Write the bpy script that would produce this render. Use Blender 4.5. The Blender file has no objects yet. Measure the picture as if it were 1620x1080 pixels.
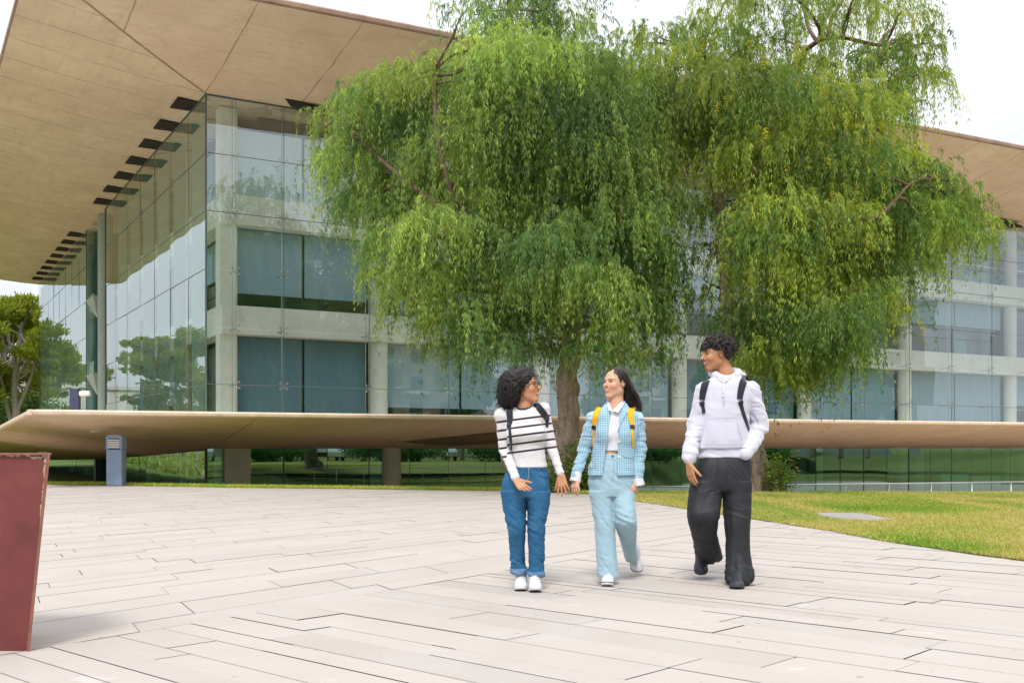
import bpy, math, random
import numpy as np
from mathutils import Vector, Matrix
from mathutils.bvhtree import BVHTree
random.seed(7)
RNG = np.random.default_rng(11)
sc = bpy.context.scene
COL = sc.collection
F = 1691.0; CX = 810.0; HY = 707.0; CZ = 1.05

def at(px, py, Y):
    """world point seen at photo pixel px,py at depth Y (used only to measure placements)"""
    return np.array([(px - CX) / F * Y, Y, CZ + (HY - py) / F * Y])

# ---------------------------------------------------------------- mesh helpers
class MB:
    def __init__(s):
        s.v = []; s.f = []; s.uv = []; s.m = []
    def quad(s, a, b, c, d, uv=None, m=0):
        i = len(s.v); s.v += [tuple(a), tuple(b), tuple(c), tuple(d)]; s.f.append((i, i+1, i+2, i+3)); s.m.append(m)
        s.uv += list(uv) if uv else [(0, 0)] * 4
    def poly(s, pts, uv=None, m=0):
        i = len(s.v); s.v += [tuple(p) for p in pts]; s.f.append(tuple(range(i, i+len(pts)))); s.m.append(m)
        s.uv += list(uv) if uv else [(0, 0)] * len(pts)
    def hexa(s, p, m=0):
        """p: 8 points, bottom 0-3 ccw, top 4-7"""
        i = len(s.v); s.v += [tuple(q) for q in p]
        for f in ((3,2,1,0),(4,5,6,7),(0,1,5,4),(1,2,6,5),(2,3,7,6),(3,0,4,7)):
            s.f.append(tuple(i+k for k in f)); s.m.append(m); s.uv += [(0,0)]*4
    def box(s, c, sx, sy, sz, ax=(1,0,0), ay=(0,1,0), az=(0,0,1), m=0):
        c = np.array(c, float); ax = np.array(ax, float)*sx/2; ay = np.array(ay, float)*sy/2; az = np.array(az, float)*sz/2
        s.hexa([c-ax-ay-az, c+ax-ay-az, c+ax+ay-az, c-ax+ay-az, c-ax-ay+az, c+ax-ay+az, c+ax+ay+az, c-ax+ay+az], m)
    def tube(s, pts, rad, n=8, cap=True, m=0, jitter=None):
        pts = [np.array(p, float) for p in pts]
        if not hasattr(rad, '__len__'): rad = [rad]*len(pts)
        base = len(s.v); prev = None
        for i, p in enumerate(pts):
            t = pts[min(i+1, len(pts)-1)] - pts[max(i-1, 0)]
            t = t / (np.linalg.norm(t)+1e-9)
            if prev is None:
                a = np.array([0,0,1.]) if abs(t[2]) < .9 else np.array([1.,0,0])
                u = np.cross(t, a); u /= np.linalg.norm(u)
            else:
                u = prev - t*np.dot(prev, t); u /= np.linalg.norm(u)+1e-9
            prev = u; w = np.cross(t, u)
            for k in range(n):
                an = 2*math.pi*k/n; r = rad[i]
                if jitter: r *= jitter(i, k)
                q = p + (u*math.cos(an)+w*math.sin(an))*r
                s.v.append(tuple(q))
        for i in range(len(pts)-1):
            for k in range(n):
                a = base+i*n+k; b = base+i*n+(k+1) % n
                s.f.append((a, b, b+n, a+n)); s.m.append(m); s.uv += [(k/n, i), ((k+1)/n, i), ((k+1)/n, i+1), (k/n, i+1)]
        if cap:
            s.f.append(tuple(base+k for k in range(n))[::-1]); s.m.append(m); s.uv += [(0,0)]*n
            s.f.append(tuple(base+(len(pts)-1)*n+k for k in range(n))); s.m.append(m); s.uv += [(0,0)]*n
    def build(s, name, mat, parent=None, smooth=False, origin=None, bevel=0, uvs=False):
        v = np.array(s.v, float)
        if origin is None: origin = np.zeros(3)
        origin = np.array(origin, float)
        me = bpy.data.meshes.new(name)
        me.from_pydata([tuple(x) for x in (v-origin)], [], s.f)
        if uvs:
            lay = me.uv_layers.new(name='UVMap'); lay.data.foreach_set('uv', np.array(s.uv, float).ravel())
        mats = mat if isinstance(mat, (list, tuple)) else [mat]
        for mm in mats: me.materials.append(mm)
        if len(mats) > 1: me.polygons.foreach_set('material_index', s.m)
        if smooth: me.polygons.foreach_set('use_smooth', [True]*len(me.polygons))
        me.update()
        return link(name, me, parent, origin, bevel)

def link(name, me, parent=None, origin=(0,0,0), bevel=0):
    o = bpy.data.objects.new(name, me); COL.objects.link(o)
    if parent is not None:
        o.parent = parent
        # parents are unrotated empties when parts are built: local = world - parent location
        o.location = Vector(tuple(float(x) for x in origin)) - parent_world(parent)
    else:
        o.location = tuple(float(x) for x in origin)
    if bevel:
        b = o.modifiers.new('bevel', 'BEVEL'); b.width = bevel; b.segments = 2; b.limit_method = 'ANGLE'
    return o

def parent_world(p):
    w = Vector((0,0,0))
    while p is not None:
        w += p.location; p = p.parent
    return w

def tag(o, label=None, cat=None, group=None, kind=None):
    if label: o['label'] = label
    if cat: o['category'] = cat
    if group: o['group'] = group
    if kind: o['kind'] = kind
    return o

def empty(name, loc, label, cat, group=None):
    o = bpy.data.objects.new(name, None); COL.objects.link(o); o.location = tuple(float(x) for x in loc)
    o.empty_display_size = .2
    return tag(o, label, cat, group)

def copy_tree(o, parent=None):
    kids = [c for c in bpy.data.objects if c.parent == o]
    c = o.copy(); COL.objects.link(c); c.parent = parent
    for k in kids: copy_tree(k, c)
    return c

def np_mesh(name, v, f, mat, parent=None, smooth=True, origin=(0,0,0), attrs=None, colors=None):
    """fast mesh from arrays (all faces same size)"""
    v = np.asarray(v, np.float32) - np.array(origin, np.float32); f = np.asarray(f, np.int32)
    me = bpy.data.meshes.new(name); n, k = f.shape
    me.vertices.add(len(v)); me.vertices.foreach_set('co', v.ravel())
    me.loops.add(n*k); me.loops.foreach_set('vertex_index', f.ravel())
    me.polygons.add(n); me.polygons.foreach_set('loop_start', np.arange(0, n*k, k, dtype=np.int32))
    me.polygons.foreach_set('loop_total', np.full(n, k, np.int32))
    me.update(calc_edges=True)
    me.polygons.foreach_set('use_smooth', np.full(n, smooth))
    if colors is not None:
        c = me.color_attributes.new('tint', 'FLOAT_COLOR', 'POINT')
        cc = np.ones((len(v), 4), np.float32); cc[:, :3] = colors; c.data.foreach_set('color', cc.ravel())
    if attrs:
        for kk, arr in attrs.items():
            a = me.attributes.new(kk, 'FLOAT', 'POINT'); a.data.foreach_set('value', np.asarray(arr, np.float32))
    me.materials.append(mat); me.update()
    return link(name, me, parent, origin)

# ---------------------------------------------------------------- material helpers
class NT:
    def __init__(s, name):
        s.mat = bpy.data.materials.new(name); s.mat.use_nodes = True
        s.n = s.mat.node_tree.nodes; s.l = s.mat.node_tree.links; s.n.clear()
        s.out = s.n.new('ShaderNodeOutputMaterial')
    def new(s, t, **kw):
        nd = s.n.new(t)
        for k, v in kw.items():
            if k in nd.inputs.keys() if hasattr(nd.inputs, 'keys') else False: nd.inputs[k].default_value = v
            else: setattr(nd, k, v)
        return nd
    def con(s, a, b): s.l.new(a, b)
    def coord(s, kind='Object'): return s.new('ShaderNodeTexCoord').outputs[kind]
    def mapping(s, vec, scale=(1,1,1), rot=(0,0,0), loc=(0,0,0)):
        m = s.new('ShaderNodeMapping'); m.inputs['Scale'].default_value = scale; m.inputs['Rotation'].default_value = rot; m.inputs['Location'].default_value = loc
        s.con(vec, m.inputs['Vector']); return m.outputs[0]
    def noise(s, vec, scale, detail=4, rough=.55, dist=0):
        n = s.new('ShaderNodeTexNoise'); n.inputs['Scale'].default_value = scale; n.inputs['Detail'].default_value = detail
        n.inputs['Roughness'].default_value = rough; n.inputs['Distortion'].default_value = dist
        if vec is not None: s.con(vec, n.inputs['Vector'])
        return n.outputs['Fac']
    def ramp(s, fac, stops, interp='LINEAR'):
        r = s.new('ShaderNodeValToRGB'); e = r.color_ramp.elements; r.color_ramp.interpolation = interp
        while len(e) < len(stops): e.new(.5)
        for i, (p, c) in enumerate(stops):
            e[i].position = p; e[i].color = (*c, 1) if len(c) == 3 else c
        s.con(fac, r.inputs['Fac']); return r.outputs['Color']
    def val(s, fac, lo, hi, a=0., b=1.):
        m = s.new('ShaderNodeMapRange'); m.inputs[1].default_value = lo; m.inputs[2].default_value = hi; m.inputs[3].default_value = a; m.inputs[4].default_value = b
        s.con(fac, m.inputs[0]); return m.outputs[0]
    def math(s, op, a, b=0., c=None):
        m = s.new('ShaderNodeMath'); m.operation = op
        for i, x in enumerate((a, b, c)):
            if x is None: continue
            if isinstance(x, (int, float)): m.inputs[i].default_value = x
            else: s.con(x, m.inputs[i])
        return m.outputs[0]
    def mix(s, fac, a, b, mode='MIX'):
        m = s.new('ShaderNodeMix'); m.data_type = 'RGBA'; m.blend_type = mode
        for i, x in ((0, fac), (6, a), (7, b)):
            if isinstance(x, (int, float)): m.inputs[i].default_value = x
            elif isinstance(x, (tuple, list)): m.inputs[i].default_value = (*x, 1)
            else: s.con(x, m.inputs[i])
        return m.outputs[2]
    def bump(s, h, strength=.3, dist=.01, nrm=None):
        b = s.new('ShaderNodeBump'); b.inputs['Strength'].default_value = strength; b.inputs['Distance'].default_value = dist
        s.con(h, b.inputs['Height'])
        if nrm is not None: s.con(nrm, b.inputs['Normal'])
        return b.outputs[0]
    def attr(s, name, out='Fac'):
        a = s.new('ShaderNodeAttribute'); a.attribute_name = name; return a.outputs[out]
    def bsdf(s, color=None, rough=.6, metal=0., normal=None, spec=None, sheen=None, sss=None, trans=None, coat=None):
        b = s.new('ShaderNodeBsdfPrincipled')
        if color is not None:
            if isinstance(color, (tuple, list)): b.inputs['Base Color'].default_value = (*color, 1)
            else: s.con(color, b.inputs['Base Color'])
        if isinstance(rough, (int, float)): b.inputs['Roughness'].default_value = rough
        else: s.con(rough, b.inputs['Roughness'])
        b.inputs['Metallic'].default_value = metal
        if normal is not None: s.con(normal, b.inputs['Normal'])
        if spec is not None: b.inputs['Specular IOR Level'].default_value = spec
        if sheen is not None: b.inputs['Sheen Weight'].default_value = sheen
        if coat is not None: b.inputs['Coat Weight'].default_value = coat
        if sss is not None:
            b.inputs['Subsurface Weight'].default_value = sss; b.inputs['Subsurface Radius'].default_value = (1, .4, .25); b.inputs['Subsurface Scale'].default_value = .012
        s.con(b.outputs[0], s.out.inputs[0]); return b

def simple(name, c1, c2=None, rough=.6, scale=8, metal=0, bump=0, bscale=None, detail=5, dist=.01, spec=None):
    t = NT(name); v = t.coord()
    c = c1
    if c2 is not None: c = t.ramp(t.noise(v, scale, detail), [(.3, c1), (.7, c2)])
    nrm = t.bump(t.noise(v, bscale or scale*6, 4), bump, dist) if bump else None
    t.bsdf(c, rough, metal, nrm, spec=spec); return t.mat

def leaf_mat(name, trans=.35, rough=.5, mult=(1,1,1)):
    t = NT(name); col = t.attr('tint', 'Color')
    col2 = t.mix(1., col, mult, 'MULTIPLY')
    d = t.new('ShaderNodeBsdfPrincipled'); t.con(col2, d.inputs['Base Color']); d.inputs['Roughness'].default_value = rough; d.inputs['Specular IOR Level'].default_value = .35
    tr = t.new('ShaderNodeBsdfTranslucent'); t.con(t.mix(1., col2, (1.3, 1.35, .7), 'MULTIPLY'), tr.inputs[0])
    m = t.new('ShaderNodeMixShader'); m.inputs[0].default_value = trans
    t.con(d.outputs[0], m.inputs[1]); t.con(tr.outputs[0], m.inputs[2]); t.con(m.outputs[0], t.out.inputs[0])
    return t.mat

# numpy value noise
def vnoise(p, seed=0):
    p = np.asarray(p, np.float64); i = np.floor(p).astype(np.int64); f = p - i; f = f*f*(3-2*f)
    def h(ix, iy, iz):
        n = (ix*73856093) ^ (iy*19349663) ^ (iz*83492791) ^ (seed*2654435761)
        n = (n ^ (n >> 13)) * 1274126177 & 0x7fffffff
        n = (n ^ (n >> 16)) * 668265263 & 0x7fffffff
        return (n & 0xffff) / 65535.0
    x, y, z = i[..., 0], i[..., 1], i[..., 2]; fx, fy, fz = f[..., 0], f[..., 1], f[..., 2]
    r = 0
    for dx in (0, 1):
        for dy in (0, 1):
            for dz in (0, 1):
                w = (fx if dx else 1-fx)*(fy if dy else 1-fy)*(fz if dz else 1-fz)
                r = r + w*h(x+dx, y+dy, z+dz)
    return r*2-1
# ---------------------------------------------------------------- camera, light, sky
cam_d = bpy.data.cameras.new('camera'); cam = bpy.data.objects.new('camera', cam_d); COL.objects.link(cam)
cam.location = (0, 0, CZ); cam.rotation_euler = (math.radians(90), 0, 0)
cam_d.sensor_width = 36; cam_d.lens = F/1620*36; cam_d.shift_y = (HY-540)/1620; cam_d.clip_end = 5000
sc.camera = cam
sc.render.resolution_x = 1024; sc.render.resolution_y = 682
sc.view_settings.view_transform = 'Standard'; sc.view_settings.look = 'None'; sc.view_settings.gamma = 1
sc.view_settings.exposure = 0.86
SUN_EL = math.radians(52); SUN_AZ = math.radians(188)   # azimuth clockwise from +Y: behind the camera, a little left
w = bpy.data.worlds.new('World'); sc.world = w; w.use_nodes = True
nt = w.node_tree; nt.nodes.clear()
N = nt.nodes.new; L = nt.links.new
sky = N('ShaderNodeTexSky'); sky.sky_type = 'NISHITA'; sky.sun_disc = False; sky.sun_elevation = SUN_EL; sky.sun_rotation = SUN_AZ
sky.air_density = 1; sky.dust_density = 2
tc = N('ShaderNodeTexCoord'); mp = N('ShaderNodeMapping'); mp.inputs['Scale'].default_value = (1, 1, 2.6); L(tc.outputs['Generated'], mp.inputs[0])
nz = N('ShaderNodeTexNoise'); nz.inputs['Scale'].default_value = 2.2; nz.inputs['Detail'].default_value = 7; nz.inputs['Roughness'].default_value = .5; nz.inputs['Distortion'].default_value = .4
L(mp.outputs[0], nz.inputs['Vector'])
rp = N('ShaderNodeValToRGB'); e = rp.color_ramp.elements
e[0].position = .30; e[0].color = (5.6, 5.9, 6.5, 1); e[1].position = .66; e[1].color = (7.7, 7.75, 7.9, 1)
L(nz.outputs['Fac'], rp.inputs[0])
mx = N('ShaderNodeMix'); mx.data_type = 'RGBA'; mx.inputs[0].default_value = .9
L(sky.outputs[0], mx.inputs[6])
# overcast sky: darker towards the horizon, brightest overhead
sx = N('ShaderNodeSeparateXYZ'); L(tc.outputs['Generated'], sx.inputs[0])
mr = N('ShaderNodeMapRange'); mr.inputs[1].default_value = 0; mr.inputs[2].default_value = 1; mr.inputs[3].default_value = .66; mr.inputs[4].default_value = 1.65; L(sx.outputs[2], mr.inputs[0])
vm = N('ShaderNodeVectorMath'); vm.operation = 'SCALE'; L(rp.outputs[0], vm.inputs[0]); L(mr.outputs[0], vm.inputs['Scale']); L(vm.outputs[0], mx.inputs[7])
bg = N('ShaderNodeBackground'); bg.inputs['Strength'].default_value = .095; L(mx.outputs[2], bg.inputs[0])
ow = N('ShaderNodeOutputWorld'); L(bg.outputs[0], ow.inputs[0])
sd = bpy.data.lights.new('sun', 'SUN'); sd.energy = 1.6; sd.angle = math.radians(13); sd.color = (1, .96, .9)
sun = bpy.data.objects.new('sun', sd); COL.objects.link(sun)
sdir = Vector((math.sin(SUN_AZ)*math.cos(SUN_EL), math.cos(SUN_AZ)*math.cos(SUN_EL), math.sin(SUN_EL)))
sun.rotation_euler = sdir.to_track_quat('Z', 'Y').to_euler(); sun.location = sdir*60
# ---------------------------------------------------------------- materials of the setting
def mat_paving():
    t = NT('paving_stone'); v = t.coord(); tint = t.attr('tone')
    sp = t.noise(v, 260, 3, .7); bl = t.noise(v, 1.3, 5, .6); st = t.noise(v, 7, 6, .65)
    base = t.ramp(tint, [(0, (.39,.352,.318)), (.45, (.475,.428,.388)), (.8, (.505,.436,.385)), (1, (.53,.49,.45))])
    c = t.mix(t.val(sp, .38, .62, 0, .40), base, (.27,.24,.22), 'MIX')
    c = t.mix(t.val(bl, .4, .75, 0, .30), c, (.50,.47,.46))
    c = t.mix(t.val(st, .62, .8, 0, .35), c, (.34,.29,.26))
    sc1 = t.noise(t.mapping(v, (1,1,1), loc=(13,5,0)), 3.1, 3, .4)
    c = t.mix(t.val(sc1, .70, .74, 0, .2), c, (.66,.64,.62))
    gum = t.noise(t.mapping(v, (1,1,1), loc=(3,9,0)), 16, 2, .4); c = t.mix(t.val(gum, .735, .76, 0, .55), c, (.16,.14,.13))
    wv = t.noise(t.mapping(v, (1,1,1), rot=(0,0,.7), loc=(7,1,0)), .55, 7, .72, 1.); c = t.mix(t.val(wv, .5, .72, 0, .28), c, (.33,.285,.25))
    t.bsdf(c, .8, 0, t.bump(sp, .35, .003), spec=.3); return t.mat

def mat_concrete(name, cols, seam=None, streak=.3, grain=1.):
    """cols: (light, dark, stain); seam=(spacing, width) lines drawn across the run of the slab (UV x)"""
    t = NT(name); v = t.coord()
    c = t.ramp(t.noise(v, .35*grain, 6, .6, .6), [(.32, cols[0]), (.68, cols[1])])
    c = t.mix(t.val(t.noise(t.mapping(v, (1,1,.25)), 1.6, 7, .7, 1.2), .56, .8, 0, streak), c, cols[2])
    c = t.mix(t.val(t.noise(v, 9, 5, .7), .5, .8, 0, .25), c, cols[2])
    h = t.noise(v, 25, 5)
    if seam:
        uv = t.new('ShaderNodeSeparateXYZ'); t.con(t.coord('UV'), uv.inputs[0])
        fx = t.math('FRACT', t.math('DIVIDE', t.math('ADD', uv.outputs[0], t.math('MULTIPLY', t.noise(v, .8, 2), .12)), seam[0]))
        ln = t.math('MULTIPLY', t.math('LESS_THAN', fx, seam[1]/seam[0]), t.val(t.noise(v, .9, 3), .35, .6, .25, .8))
        c = t.mix(ln, c, tuple(x*.55 for x in cols[2]))
        # long board marks and drips running with the slab
        bm = t.noise(t.mapping(t.coord('UV'), (.35, 5, 1)), 1.0, 5, .65)
        c = t.mix(t.val(bm, .5, .75, 0, .30), c, cols[2])
        bd = t.math('LESS_THAN', t.math('FRACT', t.math('MULTIPLY', fx, 5.)), .02)
        c = t.mix(t.math('MULTIPLY', bd, .22), c, cols[2])
    bl2 = t.noise(t.mapping(v, (1,1,1), loc=(4,7,2)), .9*grain, 8, .72, .8); c = t.mix(t.val(bl2, .48, .70, 0, .32), c, cols[2])
    t.bsdf(c, .85, 0, t.bump(h, .2, .01), spec=.25); return t.mat

def mat_glass(name, tint, ior=1.75, refl=(.93,.97,.98), wav=.0, minr=0.):
    t = NT(name); v = t.coord('Object')
    n = t.noise(t.mapping(v, (.35,.35,.18)), 1.1, 1, .4)
    b = t.bump(n, wav, .06) if wav else None
    ge = t.new('ShaderNodeNewGeometry'); dt = t.new('ShaderNodeVectorMath'); dt.operation = 'DOT_PRODUCT'; t.con(ge.outputs['Incoming'], dt.inputs[0]); t.con(ge.outputs['Normal'], dt.inputs[1])
    cs = t.math('SUBTRACT', 1., t.math('ABSOLUTE', dt.outputs['Value'])); fr = t.math('ADD', ior, t.math('MULTIPLY', 1-ior, t.math('POWER', cs, 3.5)))
    tr = t.new('ShaderNodeBsdfTransparent'); tr.inputs[0].default_value = (*tint, 1)
    gl = t.new('ShaderNodeBsdfGlossy'); gl.inputs['Color'].default_value = (*refl, 1); gl.inputs['Roughness'].default_value = 0.
    if b is not None: t.con(b, gl.inputs['Normal'])
    m = t.new('ShaderNodeMixShader'); t.con(fr, m.inputs[0]); t.con(tr.outputs[0], m.inputs[1]); t.con(gl.outputs[0], m.inputs[2])
    t.con(m.outputs[0], t.out.inputs[0]); return t.mat

M = {}
M['paving'] = mat_paving()
M['joint'] = simple('joint_dirt', (.08,.068,.06), (.14,.115,.10), .95, 6)
M['soffit'] = mat_concrete('tan_concrete', ((.80,.67,.53), (.69,.55,.42), (.45,.35,.25)), seam=(3.1, .05), streak=.6)
M['soffit_left'] = mat_concrete('tan_concrete_boards', ((.80,.68,.53), (.68,.55,.42), (.45,.35,.25)), seam=(1.9, .05), streak=.6)
M['soffit_low'] = mat_concrete('ochre_concrete', ((.74,.55,.38), (.64,.46,.31), (.40,.27,.17)), seam=(9.3, .05), streak=.25)
M['lip'] = simple('pale_concrete_lip', (.78,.62,.48), (.64,.49,.36), .85, 3, bump=.2)
M['fascia'] = simple('weathered_fascia', (.24,.15,.11), (.36,.24,.18), .8, 2)
M['beam'] = mat_concrete('pale_green_concrete', ((.86,.85,.79), (.78,.78,.72), (.48,.50,.44)), streak=.55, grain=2)
M['glass'] = mat_glass('curtain_glass', (.90,.975,.98), .20, refl=(.88,.96,1.), wav=.10)
M['glass_left'] = mat_glass('curtain_glass_side', (.84,.96,.93), .14, refl=(.88,.95,.97), wav=.16)
M['glass_low'] = mat_glass('ground_floor_glass', (.34,.66,.60), .24, refl=(.68,.94,.88), wav=.15)
M['glass_in'] = mat_glass('inner_glass', (.62,.80,.79), .12, wav=.06)
M['steel'] = simple('brushed_steel', (.62,.64,.65), (.5,.52,.54), .35, 20, metal=.9)
M['seal'] = simple('dark_seal', (.10,.135,.135), None, .6)
M['mullion'] = simple('dark_mullion', (.05,.06,.07), None, .5)
M['black'] = simple('vent_black', (.022,.018,.016), None, .8)
M['interior'] = simple('interior_wall', (.22,.34,.34), (.14,.24,.24), .9, .4)
M['slabm'] = simple('interior_floor', (.34,.42,.40), None, .9)
M['cyan'] = simple('daylight_board', (.42,.82,.76), (.36,.74,.70), .6, 2)

def mat_blind(name, a, b):
    t = NT(name); v = t.coord()
    c = t.ramp(t.noise(t.mapping(v, (1,1,.1)), 3, 3), [(.3, a), (.7, b)])
    t.bsdf(c, .85, 0, t.bump(t.noise(t.mapping(v, (3,3,.2)), 4, 2), .1, .01)); return t.mat
M['blind_dark'] = mat_blind('dark_blue_blind', (.12,.23,.30), (.15,.26,.33))
M['blind_mid'] = mat_blind('grey_blue_blind', (.30,.44,.54), (.34,.48,.58))
M['blind_sky'] = mat_blind('sky_reflection_blind', (.66,.84,.92), (.72,.88,.94))  # top floor: mirrored sky put into the blind colour

# ---------------------------------------------------------------- ground
crx = [-60,-30,-16,-11,-7,-4,-1,1.2,3,12,30,60]; cry = [34,34,32,30.3,28.4,27.5,26.7,26.1,25.0,24.5,24.4,24.4]
EDGE = [(6.3,2.5),(4.73,9.87),(4.52,10.5),(4.16,11.9),(4.02,13.15),(3.5,15.7),(2.44,20.65),(1.75,24),(1.2,25.2),(-1,26.0),(-4,26.8),(-7,27.6),(-11,29.4),(-16,31.2),(-30,33)]
def crest(x): return np.interp(x, crx, cry)
def ground_z(x, y):
    d = y - crest(x)
    t = np.clip(d/4.5, 0, 1); t = t*t*(3-2*t)
    drop = np.interp(x, [-40,-16,-10,0,10,30], [.5,.6,.75,1.0,1.5,1.95])
    lo = -drop*t
    hill = np.clip((y-60)/60, 0, 1)*np.clip((-x-22)/20, 0, 1)*1.2
    return lo + hill
xs = np.concatenate([[-1500,-700,-300,-150,-90], np.arange(-60, 61, 1.), [90,150,300,700,1500]])
ys = np.concatenate([[-1500,-700,-300,-150,-90,-60,-40,-20,-8,-2,2,6,10,14,18], np.arange(20, 40, .5), np.arange(40, 141, 4.), [200,300,700,2000]])
X, Y = np.meshgrid(xs, ys); Z = ground_z(X, Y) - .03
nx, ny = len(xs), len(ys)
V = np.stack([X.ravel(), Y.ravel(), Z.ravel()], 1)
idx = np.arange(nx*ny).reshape(ny, nx)
Fq = np.stack([idx[:-1,:-1].ravel(), idx[:-1,1:].ravel(), idx[1:,1:].ravel(), idx[1:,:-1].ravel()], 1)
def mat_ground():
    t = NT('earth_and_turf'); v = t.coord()
    g = t.ramp(t.noise(v, 1.2, 6, .65), [(.25, (.07,.12,.02)), (.5, (.16,.20,.035)), (.75, (.26,.24,.07))])
    t.bsdf(g, .95, 0, t.bump(t.noise(v, 30, 4), .5, .03)); return t.mat
M['ground'] = mat_ground()
tag(np_mesh('ground', V, Fq, M['ground'], smooth=True), kind='structure')

# dark bed under the paving, then the slabs themselves
bed = MB(); bp = [(6.3,-30)] + EDGE + [(-45,33),(-45,-30)]
bed.poly([(x, y, -.012) for x, y in bp]); tag(bed.build('paving_bed', M['joint']), kind='structure')

def clip_half(poly, p, n):
    out = []
    for i in range(len(poly)):
        a, b = poly[i], poly[(i+1) % len(poly)]
        da = (a[0]-p[0])*n[0]+(a[1]-p[1])*n[1]; db = (b[0]-p[0])*n[0]+(b[1]-p[1])*n[1]
        if da >= 0: out.append(a)
        if (da >= 0) != (db >= 0):
            t_ = da/(da-db); out.append((a[0]+(b[0]-a[0])*t_, a[1]+(b[1]-a[1])*t_))
    return out
ex_ = [e[0] for e in EDGE[8:]][::-1]; ey_ = [e[1] for e in EDGE[8:]][::-1]
B0 = (-2.50, 5.53); bd_ = np.array([2.45, 3.58]); bd_ /= np.linalg.norm(bd_)
bn_far = (-bd_[1], bd_[0]); bn_near = (bd_[1], -bd_[0])
pv = []; pvf = []; pvt = []
def add_slab(poly, tone, z):
    i = len(pv)
    for x, y in poly: pv.append((x, y, z))
    pvf.append(tuple(range(i, i+len(poly)))); pvt.extend([tone]*len(poly))
def slab_zone(org, d, c, nrm, vmin, vmax, umin, umax, widths, lens, rnd):
    d = np.array(d); c = np.array(c)
    vv = vmin
    while vv < vmax:
        wd = rnd.choice(widths); uu = umin + rnd.uniform(0, 2)
        while uu < umax:
            ln = rnd.uniform(*lens); g = rnd.choice([.0018, .0022, .003, .0045]); gx = rnd.choice([.002, .003, .0055])
            q = [org + d*(uu+gx) + c*(vv+g), org + d*(uu+ln-gx) + c*(vv+g), org + d*(uu+ln-gx) + c*(vv+wd-g), org + d*(uu+gx) + c*(vv+wd-g)]
            q = [tuple(p) for p in q]
            p = clip_half(q, (B0[0]+nrm[0]*.004, B0[1]+nrm[1]*.004), nrm)
            if len(p) >= 3:
                mx_, my_ = sum(a[0] for a in p)/len(p), sum(a[1] for a in p)/len(p)
                lim = float(np.interp(mx_, ex_, ey_)) + .1 if mx_ < 1.2 else 24.6
                sl_m = float(np.interp(mx_+.5, ex_, ey_)-np.interp(mx_-.5, ex_, ey_)) if mx_ < 1.2 else 0.
                p = clip_half(p, (mx_, lim), (sl_m, -1.))
            if len(p) >= 3 and any(-45 < a[0] < 8 for a in p):
                add_slab(p, min(1, max(0, rnd.gauss(.45, .11))), rnd.uniform(-.002, .002))
            uu += ln
        vv += wd
rnd = random.Random(5)
dn = np.array([math.cos(math.radians(-42.5)), math.sin(math.radians(-42.5))]); cn = np.array([-dn[1], dn[0]])
slab_zone(np.array([0, 6.]), dn, cn, bn_near, -22, 26, -30, 34, [.14,.20,.24,.30,.36], (1.0, 2.2), rnd)
cf = np.array([math.cos(math.radians(116)), math.sin(math.radians(116))])
slab_zone(np.array(B0), bd_, cf, bn_far, .0, 44, -30, 44, [.24,.34,.40,.45,.55], (1.1, 2.2), rnd)
me = bpy.data.meshes.new('plaza_paving'); me.from_pydata(pv, [], pvf)
a = me.attributes.new('tone', 'FLOAT', 'POINT'); a.data.foreach_set('value', np.array(pvt, np.float32)); me.materials.append(M['paving'])
tag(link('plaza_paving', me), kind='structure')

# lawn sheet lies over the slab ends
lw = MB()
LE = [(6.3,2.5)] + EDGE[1:]
jag = random.Random(3)
fine = []
for (x0, y0), (x1, y1) in zip(LE[:-1], LE[1:]):
    k = max(2, int(math.hypot(x1-x0, y1-y0)/.12))
    for i in range(k):
        t_ = i/k; fine.append((x0+(x1-x0)*t_ + jag.uniform(-.012, .02), y0+(y1-y0)*t_ + jag.uniform(-.02, .02)))
for a, b in zip(fine[:-1], fine[1:]):
    # sweep to the crest / to the right
    def far(p):
        x, y = p
        if x > 1.75: return (x+30, y+(y-12)*.2)
        return (x, float(crest(x))+1.2)
    fa, fb = far(a), far(b)
    for i in range(6):
        t0, t1 = i/6, (i+1)/6
        if a[0] > 1.75: t0, t1 = t0**2.2, t1**2.2
        P = lambda p, f, t_: (p[0]+(f[0]-p[0])*t_, p[1]+(f[1]-p[1])*t_)
        q = [P(a, fa, t0), P(b, fb, t0), P(b, fb, t1), P(a, fa, t1)]
        lw.quad(*[(x, y, float(ground_z(x, y))+ .012 + (.0 if t_ > .01 else 0)) for (x, y), t_ in zip(q, (t0, t0, t1, t1))])
# the wedge of lawn behind the last paving corner, up to the crest
for i in range(60):
    for j in range(12):
        x0, x1 = 1.2+i*.6, 1.2+(i+1)*.6; y0, y1 = 24+j*.25, 24+(j+1)*.25
        lw.quad(*[(x, y, float(ground_z(x, y))+.016) for x, y in ((x0,y0),(x1,y0),(x1,y1),(x0,y1))])
def mat_lawn():
    t = NT('lawn_soil'); v = t.coord()
    g = t.ramp(t.noise(v, 2.2, 6, .7), [(.25, (.12,.17,.02)), (.45, (.26,.30,.045)), (.62, (.36,.31,.09)), (.8, (.30,.21,.11))])
    t.bsdf(g, .95, 0, t.bump(t.noise(v, 60, 4), .6, .02)); return t.mat
M['lawn'] = mat_lawn()
tag(lw.build('lawn', M['lawn']), kind='structure')

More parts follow.
